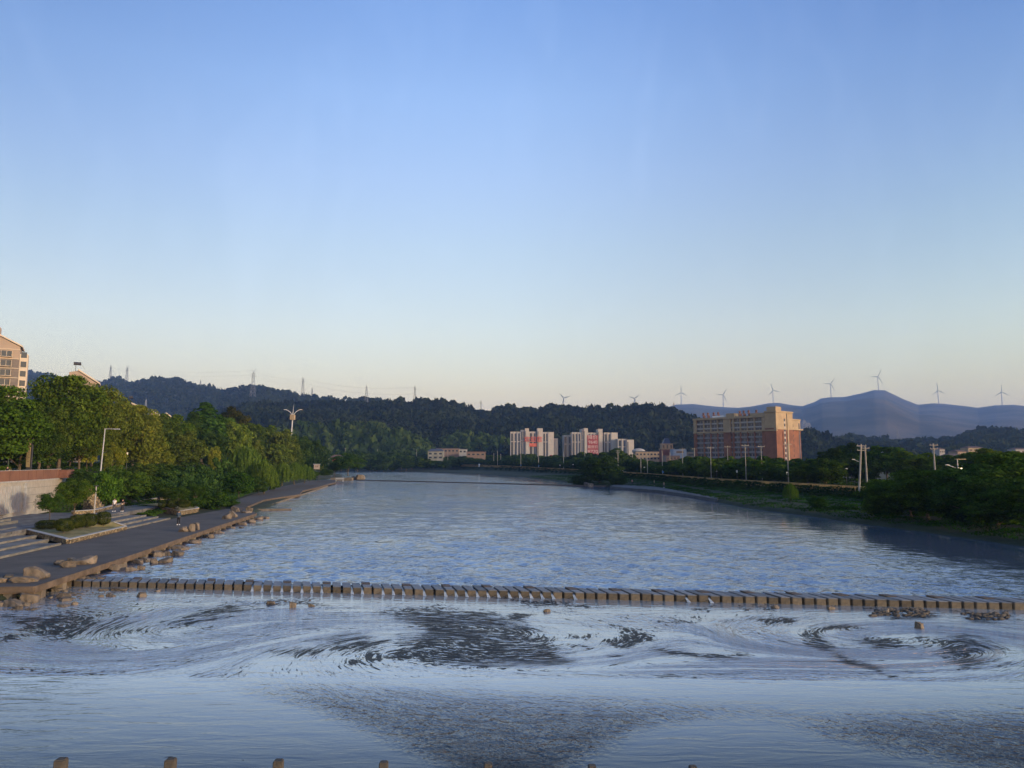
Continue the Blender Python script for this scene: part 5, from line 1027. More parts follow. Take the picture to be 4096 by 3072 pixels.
# small lamp post in the ivy, wrapped
Y = 88; x = xat(392, Y); zt = at(0, 1944, Y)[2]; zb = 1.8; t = empty('path_lamp', (x, Y, zb), 'short pale path lamp with a flat dark top by the ivy bank', 'path lamp'); H_ = zt - zb
m = MB(); m.tube((-.08, 0, 0), (0, 0, H_), .085, .075, 8); m.build('post', M_CONC, t); m = MB(); m.box((-.12, 0, H_ + .02), (.7, .3, .08)); m.build('lamp_head', M_DARKMETAL, t)
# billboard by the far promenade
Y = 235; x = xat(1268, Y); zt = at(0, 1858, Y)[2]; zb = at(0, 1877, Y)[2]; t = empty('notice_board', (x, Y, 1.5), 'roofed pale notice board on posts beside the willows', 'notice board')
m = MB(); m.box((0, 0, (zt + zb) / 2 - 1.5), (1.95, .15, zt - zb)); m.build('board', mat('weathered_board', (.36, .29, .23), .8, .1, 2), t); m = MB(); m.box((0, 0, zt - 1.5 + .1), (2.3, .6, .16)); m.build('roof', M_STEEL, t)
for s in (-.8, .8): m = MB(); m.tube((s, .1, 0), (s, .1, zb - 1.5 + .1), .07, .07, 6); m.build('post', M_DARKMETAL, t)
for s in (-.25, .35): m = MB(); m.box((s, -.09, (zt + zb) / 2 - 1.35), (.22, .02, .5)); m.build('faded_poster', M_BRICK, t)
# bench table and spit rocks
Y = 262; x = xat(1360, Y); t = empty('picnic_bench', (x, Y, 1.0), 'pale slatted bench under the big tree on the spit', 'bench')
m = MB(); m.box((0, 0, .5), (3.2, .6, .1)); m.build('seat', M_CONC, t); m = MB(); m.box((0, .35, .95), (3.2, .1, .5)); m.build('backrest', M_CONC, t)
for s in (-1.3, 1.3): m = MB(); m.box((s, 0, .1), (.15, .5, .8)); m.build('leg', M_CONC, t)
rock(xat(1443, 300), 300, 1.0, 3.8, 3, 3.2, 'big brown boulder at the tip of the spit', seed=2, name='boulder', cat='boulder'); rock(xat(1418, 300), 301, .8, 2.6, 2, 2.2, 'dark boulder left of the big one at the spit tip', seed=5, name='boulder', cat='boulder'); rock(xat(1395, 296), 298, .7, 2.4, 2, 1.5, 'flat grey boulder along the spit edge', seed=1, name='boulder', cat='boulder')
m = MB(); m.box((xat(1370, 292), 292, .8), (9, 2.0, 1.4), rz=-.1); tag(m.build('quay_wall', M_PIER), 'short grey quay wall on the spit below the bench', 'quay wall')
rock(xat(2345, 228), 228, .8, 2.5, 2, 1.6, 'rock left of the island bush', seed=3, name='boulder', cat='boulder'); rock(xat(2362, 226), 226, .7, 3, 2, 1.3, 'low rock below the island bush', seed=6, name='boulder', cat='boulder')
# grey slipway on the right bank
pts = [gp(a, b, .9) for a, b in [(2440, 1945), (2500, 1951), (2640, 1962), (2760, 1979), (2870, 1996), (2875, 1990), (2760, 1971), (2640, 1950), (2560, 1938), (2470, 1934)]]
m = MB(); m.prism(pts, -.2, .95); tag(m.build('bank_path', mat('dark_concrete', (.07, .07, .075), .85, .2, .5)), kind='structure')
# embankment wall, railing
yy = np.concatenate([np.linspace(128, 240, 40), np.linspace(250, 640, 40)])
fx = [(float(XF(y)), float(y), float(lerp(ZF, y))) for y in yy]
rl = empty('embankment_fence', (0, 0, 0), 'long yellowish railing along the top of the right embankment', 'fence')
M_YEL = mat('yellowish_stone', (.38, .25, .095), .85, .2, 1.5)
for k in range(0, len(fx) - 1, 3):
    m = MB()
    for i in range(k, min(k + 3, len(fx) - 1)):
        (x0, y0, z0), (x1, y1, z1) = fx[i], fx[i + 1]; n_ = Vector((y1 - y0, -(x1 - x0), 0)).normalized() * .18
        q = [(x0, y0), (x0 + n_.x, y0 + n_.y), (x1 + n_.x, y1 + n_.y), (x1, y1)]
        m.prism(q, [z0 - .5, z0 - .5, z1 - .5, z1 - .5], [z0 + .25, z0 + .25, z1 + .25, z1 + .25]); m.prism(q, [z0 + .85, z0 + .85, z1 + .85, z1 + .85], [z0 + 1.0, z0 + 1.0, z1 + 1.0, z1 + 1.0])
        L_ = hypot(x1 - x0, y1 - y0); nb = max(1, int(L_ / (.5 if y0 < 200 else 1.2)))
        for j in range(nb):
            f_ = (j + .5) / nb; m.box((x0 + (x1 - x0) * f_ + n_.x / 2, y0 + (y1 - y0) * f_ + n_.y / 2, z0 + .55), (.16, .3 if y0 < 200 else .6, .6), rz=atan2(y1 - y0, x1 - x0) + pi / 2)
    m.build('balustrade', M_YEL, rl)
# white car on the embankment road
def car(px, Y, label, colr, rz=0.0):
    x = xat(px, Y); z = float(lerp(ZF, Y)) + .02; t = empty('parked_car', (x, Y, z), label, 'car', rz=rz)
    m = MB(); m.box((0, 0, .62), (4.4, 1.75, .6), top=(4.3, 1.7)); m.box((-.1, 0, 1.2), (2.7, 1.6, .56), top=(1.9, 1.4)); m.build('body', mat('car_paint_' + name_safe(colr), colr, .3), t, bevel=.05)
    m = MB(); m.box((-.1, 0, 1.19), (2.5, 1.64, .40), top=(1.8, 1.46)); m.build('window', M_GLASS, t)
    for sx in (-1.35, 1.35):
        for sy in (-.85, .85):
            m = MB(); m.tube((sx, sy - .1, .33), (sx, sy + .1, .33), .33, .33, 14); m.build('wheel', M_DARKMETAL, t)
def name_safe(c): return '_'.join(str(int(v * 99)) for v in c)
car(2483, yfence(2483) + 3, 'white car parked on the embankment beside the two armed pole', (.7, .7, .7), .05)
# white posts/guard statues on the far road
for px, pyt, lab in [(1837, 1849, 'white roadside post on the far bank'), (1917, 1857, 'low white roadside post further right on the far bank')]:
    Y = yfence(px) - 1; x, _, zt = at(px, pyt, Y); zb = float(lerp(ZF, Y))
    m = MB(); m.tube((x, Y, zb - .5), (x, Y, zt - .5), .5, .4, 8); m.ball((x, Y, zt - .3), .6, 8, 6); tag(m.build('roadside_post', M_WHITE), lab, 'post')
# ------------------------------------------------------------------ vegetation
def leaf_quads(c, nrm, s, g, asp=.6):
    n = len(c); nrm = nrm / np.maximum(np.linalg.norm(nrm, axis=1), 1e-6)[:, None]
    u = np.cross(nrm, g.normal(size=(n, 3))); u /= np.maximum(np.linalg.norm(u, axis=1), 1e-6)[:, None]; w = np.cross(nrm, u)
    s = np.asarray(s)[:, None]
    return np.stack([c - u * s, c - w * s * asp, c + u * s, c + w * s * asp], 1).reshape(-1, 3)
def crown_mesh(name, m, seed, W, H, z0, npuff, nleaf, leaf, shape='round', core=.5):
    """puffs scattered through an egg shaped crown; leaves on each puff's shell"""
    g = np.random.default_rng(seed); P = []
    for i in range(npuff):
        for _ in range(20):
            d = g.normal(size=3); d /= np.linalg.norm(d); r = g.random() ** .45
            h = d[2] * r * .5 + .5
            if shape == 'round': wmax = 1.0
            elif shape == 'cone': wmax = 1.15 - .75 * h
            elif shape == 'flat': wmax = .75 + .4 * h
            x, y = d[0] * r * wmax * .78, d[1] * r * wmax * .78
            if hypot(x, y) < 1: break
        pr = g.uniform(.17, .36) * min(W, H) * .5 * (1.1 if npuff < 40 else .9)
        P.append((x * W / 2, y * W / 2, z0 + pr * .6 + h * (H - z0 - pr * 1.1), pr, g.uniform(0, 1)))
    P = np.array(P); k = nleaf // npuff; cs = []; ns = []; ts = []
    for x, y, z, pr, t in P:
        d = g.normal(size=(k, 3)); d /= np.linalg.norm(d, axis=1)[:, None]; d[:, 2] = np.where(d[:, 2] < -.3, -d[:, 2], d[:, 2])
        rr = pr * (.72 + .38 * g.random(k)); c = d * rr[:, None]; c[:, 2] *= .75; cs.append(c + [x, y, z]); ns.append(d + g.normal(size=(k, 3)) * .55 + [0, 0, .35])
        ts.append(np.clip(t * .55 + .22 + .18 * g.normal(size=k), 0, 1))
    kf = int(nleaf * .22); d = g.normal(size=(kf, 3)); d /= np.linalg.norm(d, axis=1)[:, None]; d *= (.35 + .5 * g.random(kf))[:, None]
    cs.append(np.stack([d[:, 0] * W * .5, d[:, 1] * W * .5, z0 + (H - z0) * (.5 + .46 * d[:, 2])], 1)); ns.append(d + g.normal(size=(kf, 3)) * .5 + [0, 0, .3]); ts.append(np.clip(.35 + .2 * g.normal(size=kf), 0, 1))
    c = np.concatenate(cs); n = np.concatenate(ns); t = np.concatenate(ts); v = leaf_quads(c, n, leaf * (.6 + .8 * g.random(len(c))), g)
    return mesh_from(name, v, np.arange(len(v)).reshape(-1, 4), (m,), tone=t), P
def trunk_mesh(name, P, H, z0, r, seed, m=None, multi=1):
    g = random.Random(seed); mb = MB()
    for q in range(multi):
        ox = 0 if multi == 1 else (q - (multi - 1) / 2) * r * 2.2; pts = [Vector((ox, 0, -.3)), Vector((ox * 1.6 + g.uniform(-.2, .2), g.uniform(-.2, .2), z0 * .6)), Vector((ox * 2.6 + g.uniform(-.3, .3), g.uniform(-.3, .3), z0 + (H - z0) * .35)), Vector((ox * 3 + g.uniform(-.5, .5), g.uniform(-.5, .5), z0 + (H - z0) * .7))]
        rs = [r, r * .8, r * .5, r * .2]
        for i in range(3): mb.tube(pts[i], pts[i + 1], rs[i], rs[i + 1], 7)
        for x, y, z, pr, t in P[q::max(multi, 1)][:9]:
            a = pts[1].lerp(pts[2], g.uniform(.1, 1)); mb.tube(a, (x, y, z), r * .35, r * .08, 5)
    return mesh_from(name, mb.v, mb.f, (m or M_BARK,))
def willow_mesh(name, m, seed, W, H, nstr, leaf):
    g = np.random.default_rng(seed); cs = []; ns = []; ts = []
    for i in range(nstr):
        a = g.uniform(0, 2 * pi); r = W / 2 * g.random() ** .6; x, y = r * cos(a), r * sin(a); top = H * (1 - .45 * (r / (W / 2)) ** 2) * g.uniform(.85, 1.0); ln = g.uniform(.35, .8) * top
        k = int(ln / (leaf * .9)); s = np.arange(k) / max(k, 1); t0 = g.uniform(.2, .9)
        c = np.stack([x + s * .25 * cos(a) + .05 * g.normal(size=k), y + s * .25 * sin(a) + .05 * g.normal(size=k), top - s * ln], 1)
        cs.append(c); ns.append(np.stack([np.full(k, cos(a)), np.full(k, sin(a)), .3 + 0 * s], 1) + .5 * g.normal(size=(k, 3))); ts.append(np.clip(t0 + .15 * g.normal(size=k), 0, 1))
    c = np.concatenate(cs); n = np.concatenate(ns); t = np.concatenate(ts); k = len(c); n /= np.linalg.norm(n, axis=1)[:, None]
    dn = np.tile([0, 0, -1.0], (k, 1)) + .25 * g.normal(size=(k, 3)); w = np.cross(n, dn); w /= np.linalg.norm(w, axis=1)[:, None]; s = leaf * (.7 + .6 * g.random(k))[:, None]
    v = np.stack([c - dn * s, c - w * s * .35, c + dn * s, c + w * s * .35], 1).reshape(-1, 3)
    return mesh_from(name, v, np.arange(len(v)).reshape(-1, 4), (m,), tone=t)
PR = {}
def proto(key, W, H, z0, npuff, nleaf, leaf, shape='round', tr=.25, seed=1, multi=1, nvar=3):
    PR[key] = []
    for i in range(nvar):
        cm, P = crown_mesh('crown', M_LEAF, seed * 10 + i, W, H, z0, npuff, nleaf, leaf, shape); PR[key].append((cm, trunk_mesh('trunk', P, H, z0, tr, seed * 10 + i, multi=multi), W, H))
proto('big', 10, 12, 1.5, 95, 20000, .16, 'round', .24, 1)
proto('mid', 9, 10, .9, 70, 10000, .24, 'round', .2, 2)
proto('far', 9, 9, .5, 36, 2600, .48, 'round', .2, 3)
proto('tall', 7, 13, 1.5, 60, 9000, .24, 'cone', .22, 4, nvar=2)
proto('small', 4, 4.4, .7, 44, 6000, .10, 'round', .07, 5, nvar=3)
proto('umbrella', 5, 4, .9, 60, 14000, .055, 'flat', .05, 6, multi=2, nvar=2)
proto('bush', 5, 4, -.2, 46, 7000, .12, 'round', .05, 7, nvar=4)
def ball_mesh(seed):
    g = np.random.default_rng(seed); k = 9000; d = g.normal(size=(k, 3)); d /= np.linalg.norm(d, axis=1)[:, None]; bump_ = 1 + .10 * np.sin(d[:, 0] * 7 + seed) * np.cos(d[:, 1] * 6); q = np.sign(d) * np.abs(d) ** .8
    c = q * np.array([.88, .88, .74]) * (bump_ * (.80 + .2 * g.random(k) ** .5))[:, None] + [0, 0, .8]; t = np.clip(.4 + .5 * np.sin(d[:, 0] * 4 + 1) * np.sin(d[:, 2] * 5) + .25 * g.normal(size=k), 0, 1)
    v = leaf_quads(c, d + .5 * g.normal(size=(k, 3)), .035 * (.6 + .8 * g.random(k)), g); return mesh_from('crown', v, np.arange(len(v)).reshape(-1, 4), (M_LEAF,), tone=t)
PR['ball'] = [(ball_mesh(i), trunk_mesh('trunk', np.zeros((1, 5)) + [0, 0, 1.0, .3, 0], 1.2, .3, .05, 80 + i), 1.9, 1.62) for i in range(3)]
PR['willow'] = [(willow_mesh('crown', M_LEAF, 70 + i, 7, 7.5, 420, .17), trunk_mesh('trunk', np.zeros((1, 5)) + [0, 0, 5, .5, 0], 7.5, 1.5, .2, 70 + i), 7, 7.5) for i in range(2)]
DEF = (1, 1, 1)
def tree(kind, px, pyt, Y, wpx, tint, name, label, cat='tree', group=None, zb=None, var=None, bottom=None):
    X, _, zt = at(px, pyt, Y); z = float(gh(X, Y)) if zb is None else zb
    if bottom is not None: z = at(px, bottom, Y)[2]
    cm, tm, W_, H_ = random.choice(PR[kind]) if var is None else PR[kind][var]
    h = max(zt - z, 1.0); w = wpx / F * Y
    t = empty(name, (X, Y, z), label, cat, group, rz=random.uniform(0, 6.28), sc=(w / W_ * 1.02, w / W_ * 1.02, h / H_))
    link('trunk', tm, t); c = link('crown', cm, t); c.color = (*tint, 1); return t
G1 = (.52, .66, .48); G2 = (.82, .88, .64); YG = (1.75, 1.45, .95); YL = (2.6, 1.95, .9); DG = (.42, .55, .5); BL = (.62, .85, .85); RB = (.55, .42, .45); OL = (1.25, 1.15, .8)
gl = 'trees of the upper left park'
T = [('big', -10, 1520, 96, 420, (.72, .95, .5), 'tree', 'bright green tree with layered branches at the left edge'), ('big', 95, 1620, 104, 280, G1, 'tree', 'dark green tree behind the tall signboard'), ('big', 262, 1482, 116, 330, (.85, .95, .55), 'tree', 'tallest broad park tree on the left with a rounded top'),
     ('big', 175, 1600, 110, 240, G2, 'tree', 'mid green tree filling the gap left of the tallest one'), ('big', 385, 1528, 132, 250, OL, 'tree', 'olive green tree right of the tallest park tree'), ('big', 330, 1640, 122, 220, G2, 'tree', 'green tree behind the tall street lamp'), ('big', 465, 1580, 146, 210, OL, 'tree', 'olive tree sloping down behind the yellow ones'),
     ('big', 545, 1608, 160, 210, YG, 'tree', 'large yellow green tree under the small pale roof'), ('mid', 590, 1680, 150, 160, YG, 'tree', 'yellow green tree with a bare curved trunk'), ('mid', 640, 1650, 176, 170, G2, 'tree', 'green tree below the two pale gabled roofs'), ('mid', 705, 1655, 190, 180, (.95, 1.1, .6), 'tree', 'fresh green tree right of the pale gabled roofs'),
     ('mid', 745, 1720, 180, 170, OL, 'tree', 'olive tree in front of the tall conical one'), ('tall', 822, 1600, 225, 200, (.65, 1.0, .7), 'tree', 'tall conical green tree standing above its neighbours'), ('tall', 780, 1640, 220, 120, G1, 'tree', 'slimmer tree leaning on the tall conical one'), ('mid', 935, 1622, 265, 150, RB, 'tree', 'dark reddish brown tree crown behind the round pale one'),
     ('mid', 895, 1655, 250, 130, (.5, .7, .5), 'tree', 'dark tree between the conical and the reddish one'), ('mid', 938, 1682, 235, 165, (1.6, 1.6, 1.0), 'tree', 'round pale yellow green tree in the middle of the left wood'), ('mid', 1015, 1680, 262, 140, G2, 'tree', 'green tree right of the round pale one'), ('mid', 1070, 1697, 280, 150, (.95, 1.05, .6), 'tree', 'broad green tree left of the white antenna mast'),
     ('mid', 1130, 1712, 275, 140, OL, 'tree', 'olive tree at the foot of the white antenna mast'), ('mid', 1190, 1728, 300, 140, G1, 'tree', 'tree right of the white antenna mast'), ('mid', 1240, 1745, 320, 120, DG, 'tree', 'dark tree near the end of the left wood'), ('mid', 1278, 1775, 345, 90, DG, 'tree', 'low dark tree ending the left wood'), ('mid', 860, 1720, 215, 140, G1, 'tree', 'dark green tree under the conical one'),
     ('mid', 1000, 1745, 245, 120, OL, 'tree', 'olive tree under the round pale one'), ('mid', 1110, 1765, 270, 130, (1.4, 1.35, .8), 'tree', 'yellowish tree below the antenna mast'), ('mid', 1175, 1775, 290, 110, G2, 'tree', 'green tree behind the small lantern posts'),
     ('small', 358, 1735, 124, 100, YL, 'tree', 'small bright yellow green tree left of the tall street lamp'), ('small', 478, 1764, 134, 76, (2.1, 1.65, .85), 'tree', 'small yellowish tree between two lantern posts'), ('small', 430, 1790, 128, 60, YG, 'tree', 'little pale tree right of the tall street lamp'), ('small', 668, 1790, 160, 80, YG, 'tree', 'small yellowish tree beside the third lantern post'),
     ('small', 860, 1772, 200, 60, YL, 'tree', 'small golden tree above the feathery bushes'), ('small', 948, 1796, 225, 48, YL, 'tree', 'small golden tree over the willows'), ('small', 1105, 1818, 290, 30, YL, 'tree', 'tiny golden tree beside the far lantern posts'), ('small', 1182, 1815, 310, 34, YL, 'tree', 'tiny golden tree among the far lantern posts'), ('small', 1215, 1812, 318, 40, YL, 'tree', 'larger of the tiny golden trees by the far lantern posts'), ('small', 1287, 1823, 345, 26, YL, 'tree', 'round golden tree at the end of the lantern row'),
     ('mid', 50, 1700, 108, 300, G1, 'tree', 'low dark tree behind the thin path lamp'), ('mid', 200, 1700, 116, 220, DG, 'tree', 'dark tree with a forked pale trunk above the parapet'), ('mid', 290, 1720, 124, 160, G1, 'tree', 'low dark tree behind the planter box'), ('mid', 560, 1770, 165, 140, G1, 'tree', 'dark understory tree behind the second lantern post'), ('mid', 650, 1760, 182, 120, G1, 'tree', 'dark understory tree behind the third lantern post'), ('mid', 500, 1700, 150, 150, G2, 'tree', 'green tree behind the small yellowish ones')]
for k, px, pyt, Y, w, tint, nm, lab in T: tree(k, px, pyt, Y, w, tint, nm, lab, group=gl)
# lower slope: willows, bushes, feathery trees
gs = 'bushes and willows on the left slope'
B_ = [('bush', 700, 1872, 128, 170, BL, 'feathery blue green bush above the dark walkers', 2015), ('bush', 790, 1850, 140, 190, BL, 'tall feathery blue green bush in the middle of the slope', 2040), ('bush', 870, 1830, 150, 170, BL, 'feathery bush left of the first willow', 2035), ('bush', 960, 1880, 128, 160, (.45, .7, .45), 'dark green bushy tree by the narrow boardwalk', 1985), ('willow', 985, 1778, 170, 190, (1.0, 1.15, .85), 'tall grey green willow leaning over the boardwalk', 1960), ('willow', 1060, 1840, 165, 110, (1.05, 1.15, .8), 'smaller willow right of the tall one', 1970),
      ('willow', 1130, 1850, 190, 110, (1.0, 1.1, .75), 'weeping willow curtain above the far boardwalk', 1940), ('willow', 1180, 1845, 205, 90, (1.0, 1.15, .75), 'second weeping willow left of the notice board', 1935), ('willow', 1220, 1855, 215, 80, (.9, 1.05, .7), 'last weeping willow left of the notice board', 1930), ('bush', 1240, 1870, 222, 90, G1, 'dark bush beneath the notice board', 1925), ('bush', 1300, 1872, 258, 80, G1, 'bush on the bank right of the notice board', 1905),
      ('small', 1395, 1805, 290, 150, (.62, .85, .55), 'large bushy tree on the spit before the far bank', 1898), ('small', 1340, 1840, 300, 70, G1, 'smaller tree left of the bushy one on the spit', 1905), ('bush', 600, 1900, 118, 150, G1, 'dark shrub mass above the terrace wall', 2000), ('bush', 520, 1880, 112, 180, (.8, 1.0, .6), 'ivy covered shrub right of the path lamp', 2005), ('bush', 430, 1876, 106, 150, (.85, 1.2, .6), 'bright ivy covered mound beside the path lamp', 2030),
      ('bush', 330, 1880, 104, 110, DG, 'dark bush above the stone stair', 1945), ('bush', 845, 1960, 118, 170, (.55, .75, .45), 'low dark shrub by the boardwalk behind the far grass bed', 2045), ('bush', 760, 1975, 112, 150, (.6, .8, .45), 'shrub just behind the far grass bed', 2040), ('bush', 905, 1985, 124, 130, (.6, .85, .4), 'grassy shrub at the bend of the boardwalk', 2030), ('bush', 640, 1850, 134, 160, G1, 'dark green bush on the upper slope, left of the feathery ones', 1950), ('bush', 560, 1850, 126, 150, G2, 'green bush under the second lantern post', 1930), ('bush', 1040, 1900, 160, 90, G1, 'round bush under the smaller willow', 1975), ('bush', 470, 1860, 114, 120, (.9, 1.1, .7), 'leafy bush on the slope under the small yellowish tree', 1950), ('bush', 740, 1846, 150, 150, G1, 'bush on the upper slope under the fourth lantern post', 1930), ('bush', 1100, 1880, 185, 80, G1, 'bush among the willow trunks', 1960),
      ('bush', 250, 1880, 103, 70, (.5, .6, .45), 'spiky dark bush spilling over the planter box', 1905)]
for k, px, pyt, Y, w, tint, lab, bot in B_:
    tree(k, px, pyt, Y, w, tint, {'willow': 'willow_tree', 'bush': 'bush', 'small': 'bushy_tree'}[k], lab, {'willow': 'willow', 'bush': 'bush', 'small': 'tree'}[k], gs, bottom=bot)
# near feathery trees and clipped shrubs on the grass bed
tree('umbrella', 205, 1968, 80, 130, (.62, .85, .62), 'feathery_tree', 'low feathery tree leaning over the upper steps, left of its taller neighbour', 'tree', zb=1.9, var=0)
tree('umbrella', 305, 1912, 84, 170, (.85, 1.0, .6), 'feathery_tree', 'taller feathery tree behind the clipped shrubs', 'tree', zb=1.9, var=1)
tree('umbrella', 718, 1945, 104, 110, (.6, .75, .5), 'feathery_tree', 'feathery tree with a white painted trunk on the far grass bed', 'tree', zb=1.9, var=0)
tree('umbrella', 665, 1950, 108, 90, (.7, .75, .45), 'feathery_tree', 'thin feathery tree hiding one of the dark walkers', 'tree', zb=1.9, var=1)
tree('umbrella', 785, 1930, 112, 120, (.5, .7, .5), 'feathery_tree', 'slanting feathery tree at the right end of the far grass bed', 'tree', zb=1.9, var=0)
SHC = (.72, .62, .5)
for px, a, b_, w, lab in [(416, 2043, 2096, 54, 'clipped round shrub standing alone at the right end of the row'), (357, 2050, 2104, 60, 'tall clipped shrub, second from the right in the row'), (312, 2055, 2110, 58, 'clipped reddish shrub in the middle of the row'), (262, 2070, 2122, 70, 'broad clipped shrub, fourth from the right in the row'), (192, 2078, 2112, 86, 'low spreading dark shrub at the left end of the row')]:
    Y = gp(px, b_, 1.75)[1]; tree('ball', px, a, Y, w, SHC, 'clipped_shrub', lab, 'shrub', 'clipped shrubs on the near grass bed', zb=1.62)
for px, a, b_, w, lab in [(655, 1998, 2032, 40, 'clipped shrub at the left end of the far grass bed'), (692, 1995, 2030, 46, 'clipped shrub second from the left on the far grass bed'), (738, 1996, 2028, 50, 'darker clipped shrub behind the white painted trunk')]:
    tree('ball', px, a, 103, w, SHC, 'clipped_shrub', lab, 'shrub', 'clipped shrubs on the far grass bed', zb=1.8)
tree('small', 15, 1856, 99, 60, (1.2, 1.5, .5), 'hedge_mound', 'bright green rounded hedge top over the left end of the parapet', 'hedge', zb=6.3)

# right side --------------------------------------------------------------------
gr = 'trees behind the right embankment'
DR = (.55, .78, .42); D2 = (.72, .92, .40); D3 = (1.0, 1.1, .42)
RT = [('big', 4010, 1800, 86, 420, DR, 'huge dark tree at the right edge of the picture'), ('big', 3880, 1850, 84, 320, (.5, .75, .55), 'dark blue green tree right of the glowing lamp'), ('big', 4110, 1900, 76, 360, DR, 'dark tree mass low at the right edge'), ('big', 3700, 1870, 92, 320, D2, 'broad green tree in front of the half hidden pole'), ('big', 3560, 1905, 98, 260, D2, 'dark green tree right of the fence end'), ('mid', 3640, 1930, 96, 240, DR, 'low dark tree near the water under the broad green one'), ('mid', 3800, 1960, 90, 260, DR, 'low dark tree below the glowing lamp'), ('mid', 3980, 1960, 80, 300, DR, 'low black green tree by the water at the right'),
      ('mid', 3640, 1800, 170, 220, D3, 'lighter green tree between the two pairs of poles'), ('mid', 3540, 1778, 190, 200, DR, 'dark tree right of the straight concrete pole'), ('mid', 3340, 1790, 175, 200, (.30, .42, .34), 'very dark tree left of the leaning pole'), ('mid', 3400, 1768, 200, 160, (.3, .42, .34), 'very dark tall tree behind the leaning pole'), ('mid', 3290, 1830, 165, 150, (.3, .4, .3), 'dark tree at the foot of the low right hill'), ('mid', 3860, 1810, 190, 200, D3, 'green tree under the long pale yellow house'), ('mid', 3950, 1790, 160, 240, D3, 'yellowish green tree before the right village'), ('mid', 3760, 1820, 200, 200, D2, 'green tree under the pale gabled house'), ('mid', 3450, 1830, 170, 160, (.32, .45, .34), 'dark tree just behind the fence end'), ('mid', 4090, 1800, 170, 240, D3, 'green tree under the grey house at the right edge')]
for k, px, pyt, Y, w, tint, lab in RT: tree(k, px, pyt, Y, w, tint, 'tree', lab, group=gr)
tree('mid', 2398, 1818, 238, 190, (.38, .5, .3), 'bushy_tree', 'big dark bushy tree on the point where the thin weir reaches the right bank', 'tree', bottom=1950)
tree('bush', 2320, 1900, 240, 110, (.4, .5, .3), 'bush', 'dark bush left of the big bushy tree at the weir end', 'bush', bottom=1945)
tree('bush', 2470, 1890, 225, 90, (.35, .45, .3), 'bush', 'dark bush right of the big bushy tree at the weir end', 'bush', bottom=1945)
# band of trees behind the fence, from the far bend to the dormitory
g_ = random.Random(5); hts = [(1280, 1800), (1400, 1798), (1500, 1808), (1600, 1800), (1700, 1812), (1750, 1830), (1800, 1812), (1900, 1818), (2000, 1820), (2080, 1812), (2160, 1822), (2260, 1824), (2330, 1808), (2400, 1815), (2470, 1785), (2520, 1815), (2600, 1838), (2700, 1838), (2760, 1816), (2850, 1818), (2950, 1822), (3000, 1828), (3060, 1820), (3120, 1834), (3200, 1838), (3260, 1838), (3320, 1810)]
px = 1285; i = 0
sect = [(1650, 'the green wooded hump'), (1950, 'the pink houses'), (2260, 'the left white tower'), (2540, 'the right white tower'), (2770, 'the warehouse and domed tower'), (3240, 'the orange dormitory'), (5000, 'the low right hill')]
while px < 3330:
    Y0 = min(yfence(px), 520); wp = 34 + 9500 / Y0 * g_.uniform(.75, 1.25)
    for row in range(3):
        Y = Y0 + 10 + row * (16 + Y0 * .04) + g_.uniform(-3, 3); hy = np.interp(px, [a for a, _ in hts], [b for _, b in hts]) + (2 - row) * 9 + g_.uniform(-5, 9)
        base = at(0, 1840, Y)[2]; sname = [s for lim, s in sect if px < lim][0]; rn = ['front', 'middle', 'back'][row]
        tint = g_.choice([DG, (.5, .62, .4), (.42, .55, .32), (.6, .7, .38), (.38, .48, .36)]) if px < 2700 else g_.choice([(.62, .78, .3), (.45, .62, .3), (.75, .85, .32), (.5, .65, .3)])
        tree('far' if Y > 170 else 'mid', px + g_.uniform(-10, 10), hy, Y, wp * 1.5, tint, 'tree', f'{rn} row tree of the belt before {sname}', group=f'{rn} row of trees below {sname}')
    px += wp * .72; i += 1
# stuff: ivy and grass -----------------------------------------------------------------
def tufts(name, label, pts, s, tint, cat='grass', up=.6, m=None, seed=1, asp=.5):
    g = np.random.default_rng(seed); c = np.array(pts); n = g.normal(size=c.shape) * .8 + [0, -.3, up]; k = len(c)
    v = leaf_quads(c, n, s * (.6 + .8 * g.random(k)), g, asp); t = np.clip(.5 + 1.6 * fbm(c[:, 0] / 2.5, (c[:, 1] + c[:, 2]) / 2.5, 3) + .15 * g.normal(size=k), 0, 1)
    o = link(name, mesh_from(name, v, np.arange(len(v)).reshape(-1, 4), (m or M_LEAF,), tone=t)); o.color = (*tint, 1); return tag(o, label, cat, kind='stuff')
g = np.random.default_rng(21)
# ivy slope on the left
n = 60000; Y = 99 + 230 * g.random(n) ** 1.8; f = g.random(n); xu, xp = XU(Y), XP(Y); X = xu - 1 + (xp - 3.5 - xu + 1) * f; Z = gh(X, Y) + .55 * np.abs(vnoise(X / 1.3, Y / 1.3)) + .15
tufts('ivy', 'dense green ivy and undergrowth covering the left slope', np.stack([X, Y, Z], 1), .16, (.55, .75, .5), 'undergrowth')
# park floor plants
n = 14000; Y = 98 + 240 * g.random(n) ** 1.6; X = XU(Y) - 1 - 22 * g.random(n); Z = gh(X, Y) + .25 + .9 * vnoise(X / 2, Y / 2)
tufts('undergrowth', 'dark low undergrowth on the upper park floor', np.stack([X, Y, Z], 1), .25, (.32, .42, .3), 'undergrowth', seed=2)
# reeds along the lower edge
n = 16000; Y = 96 + 140 * g.random(n) ** 1.5; X = XP(Y) - 1 - 4 * g.random(n) ** 1.3; Z = gh(X, Y) + .2 + .8 * vnoise(X, Y) * g.random(n)
k_ = X < -50.5 - (Y < 112) * 3; tufts('grass', 'long green grass along the inner edge of the boardwalk', np.stack([X, Y, Z], 1)[k_], .12, (.65, 1.0, .42), 'grass', seed=3, asp=.25)
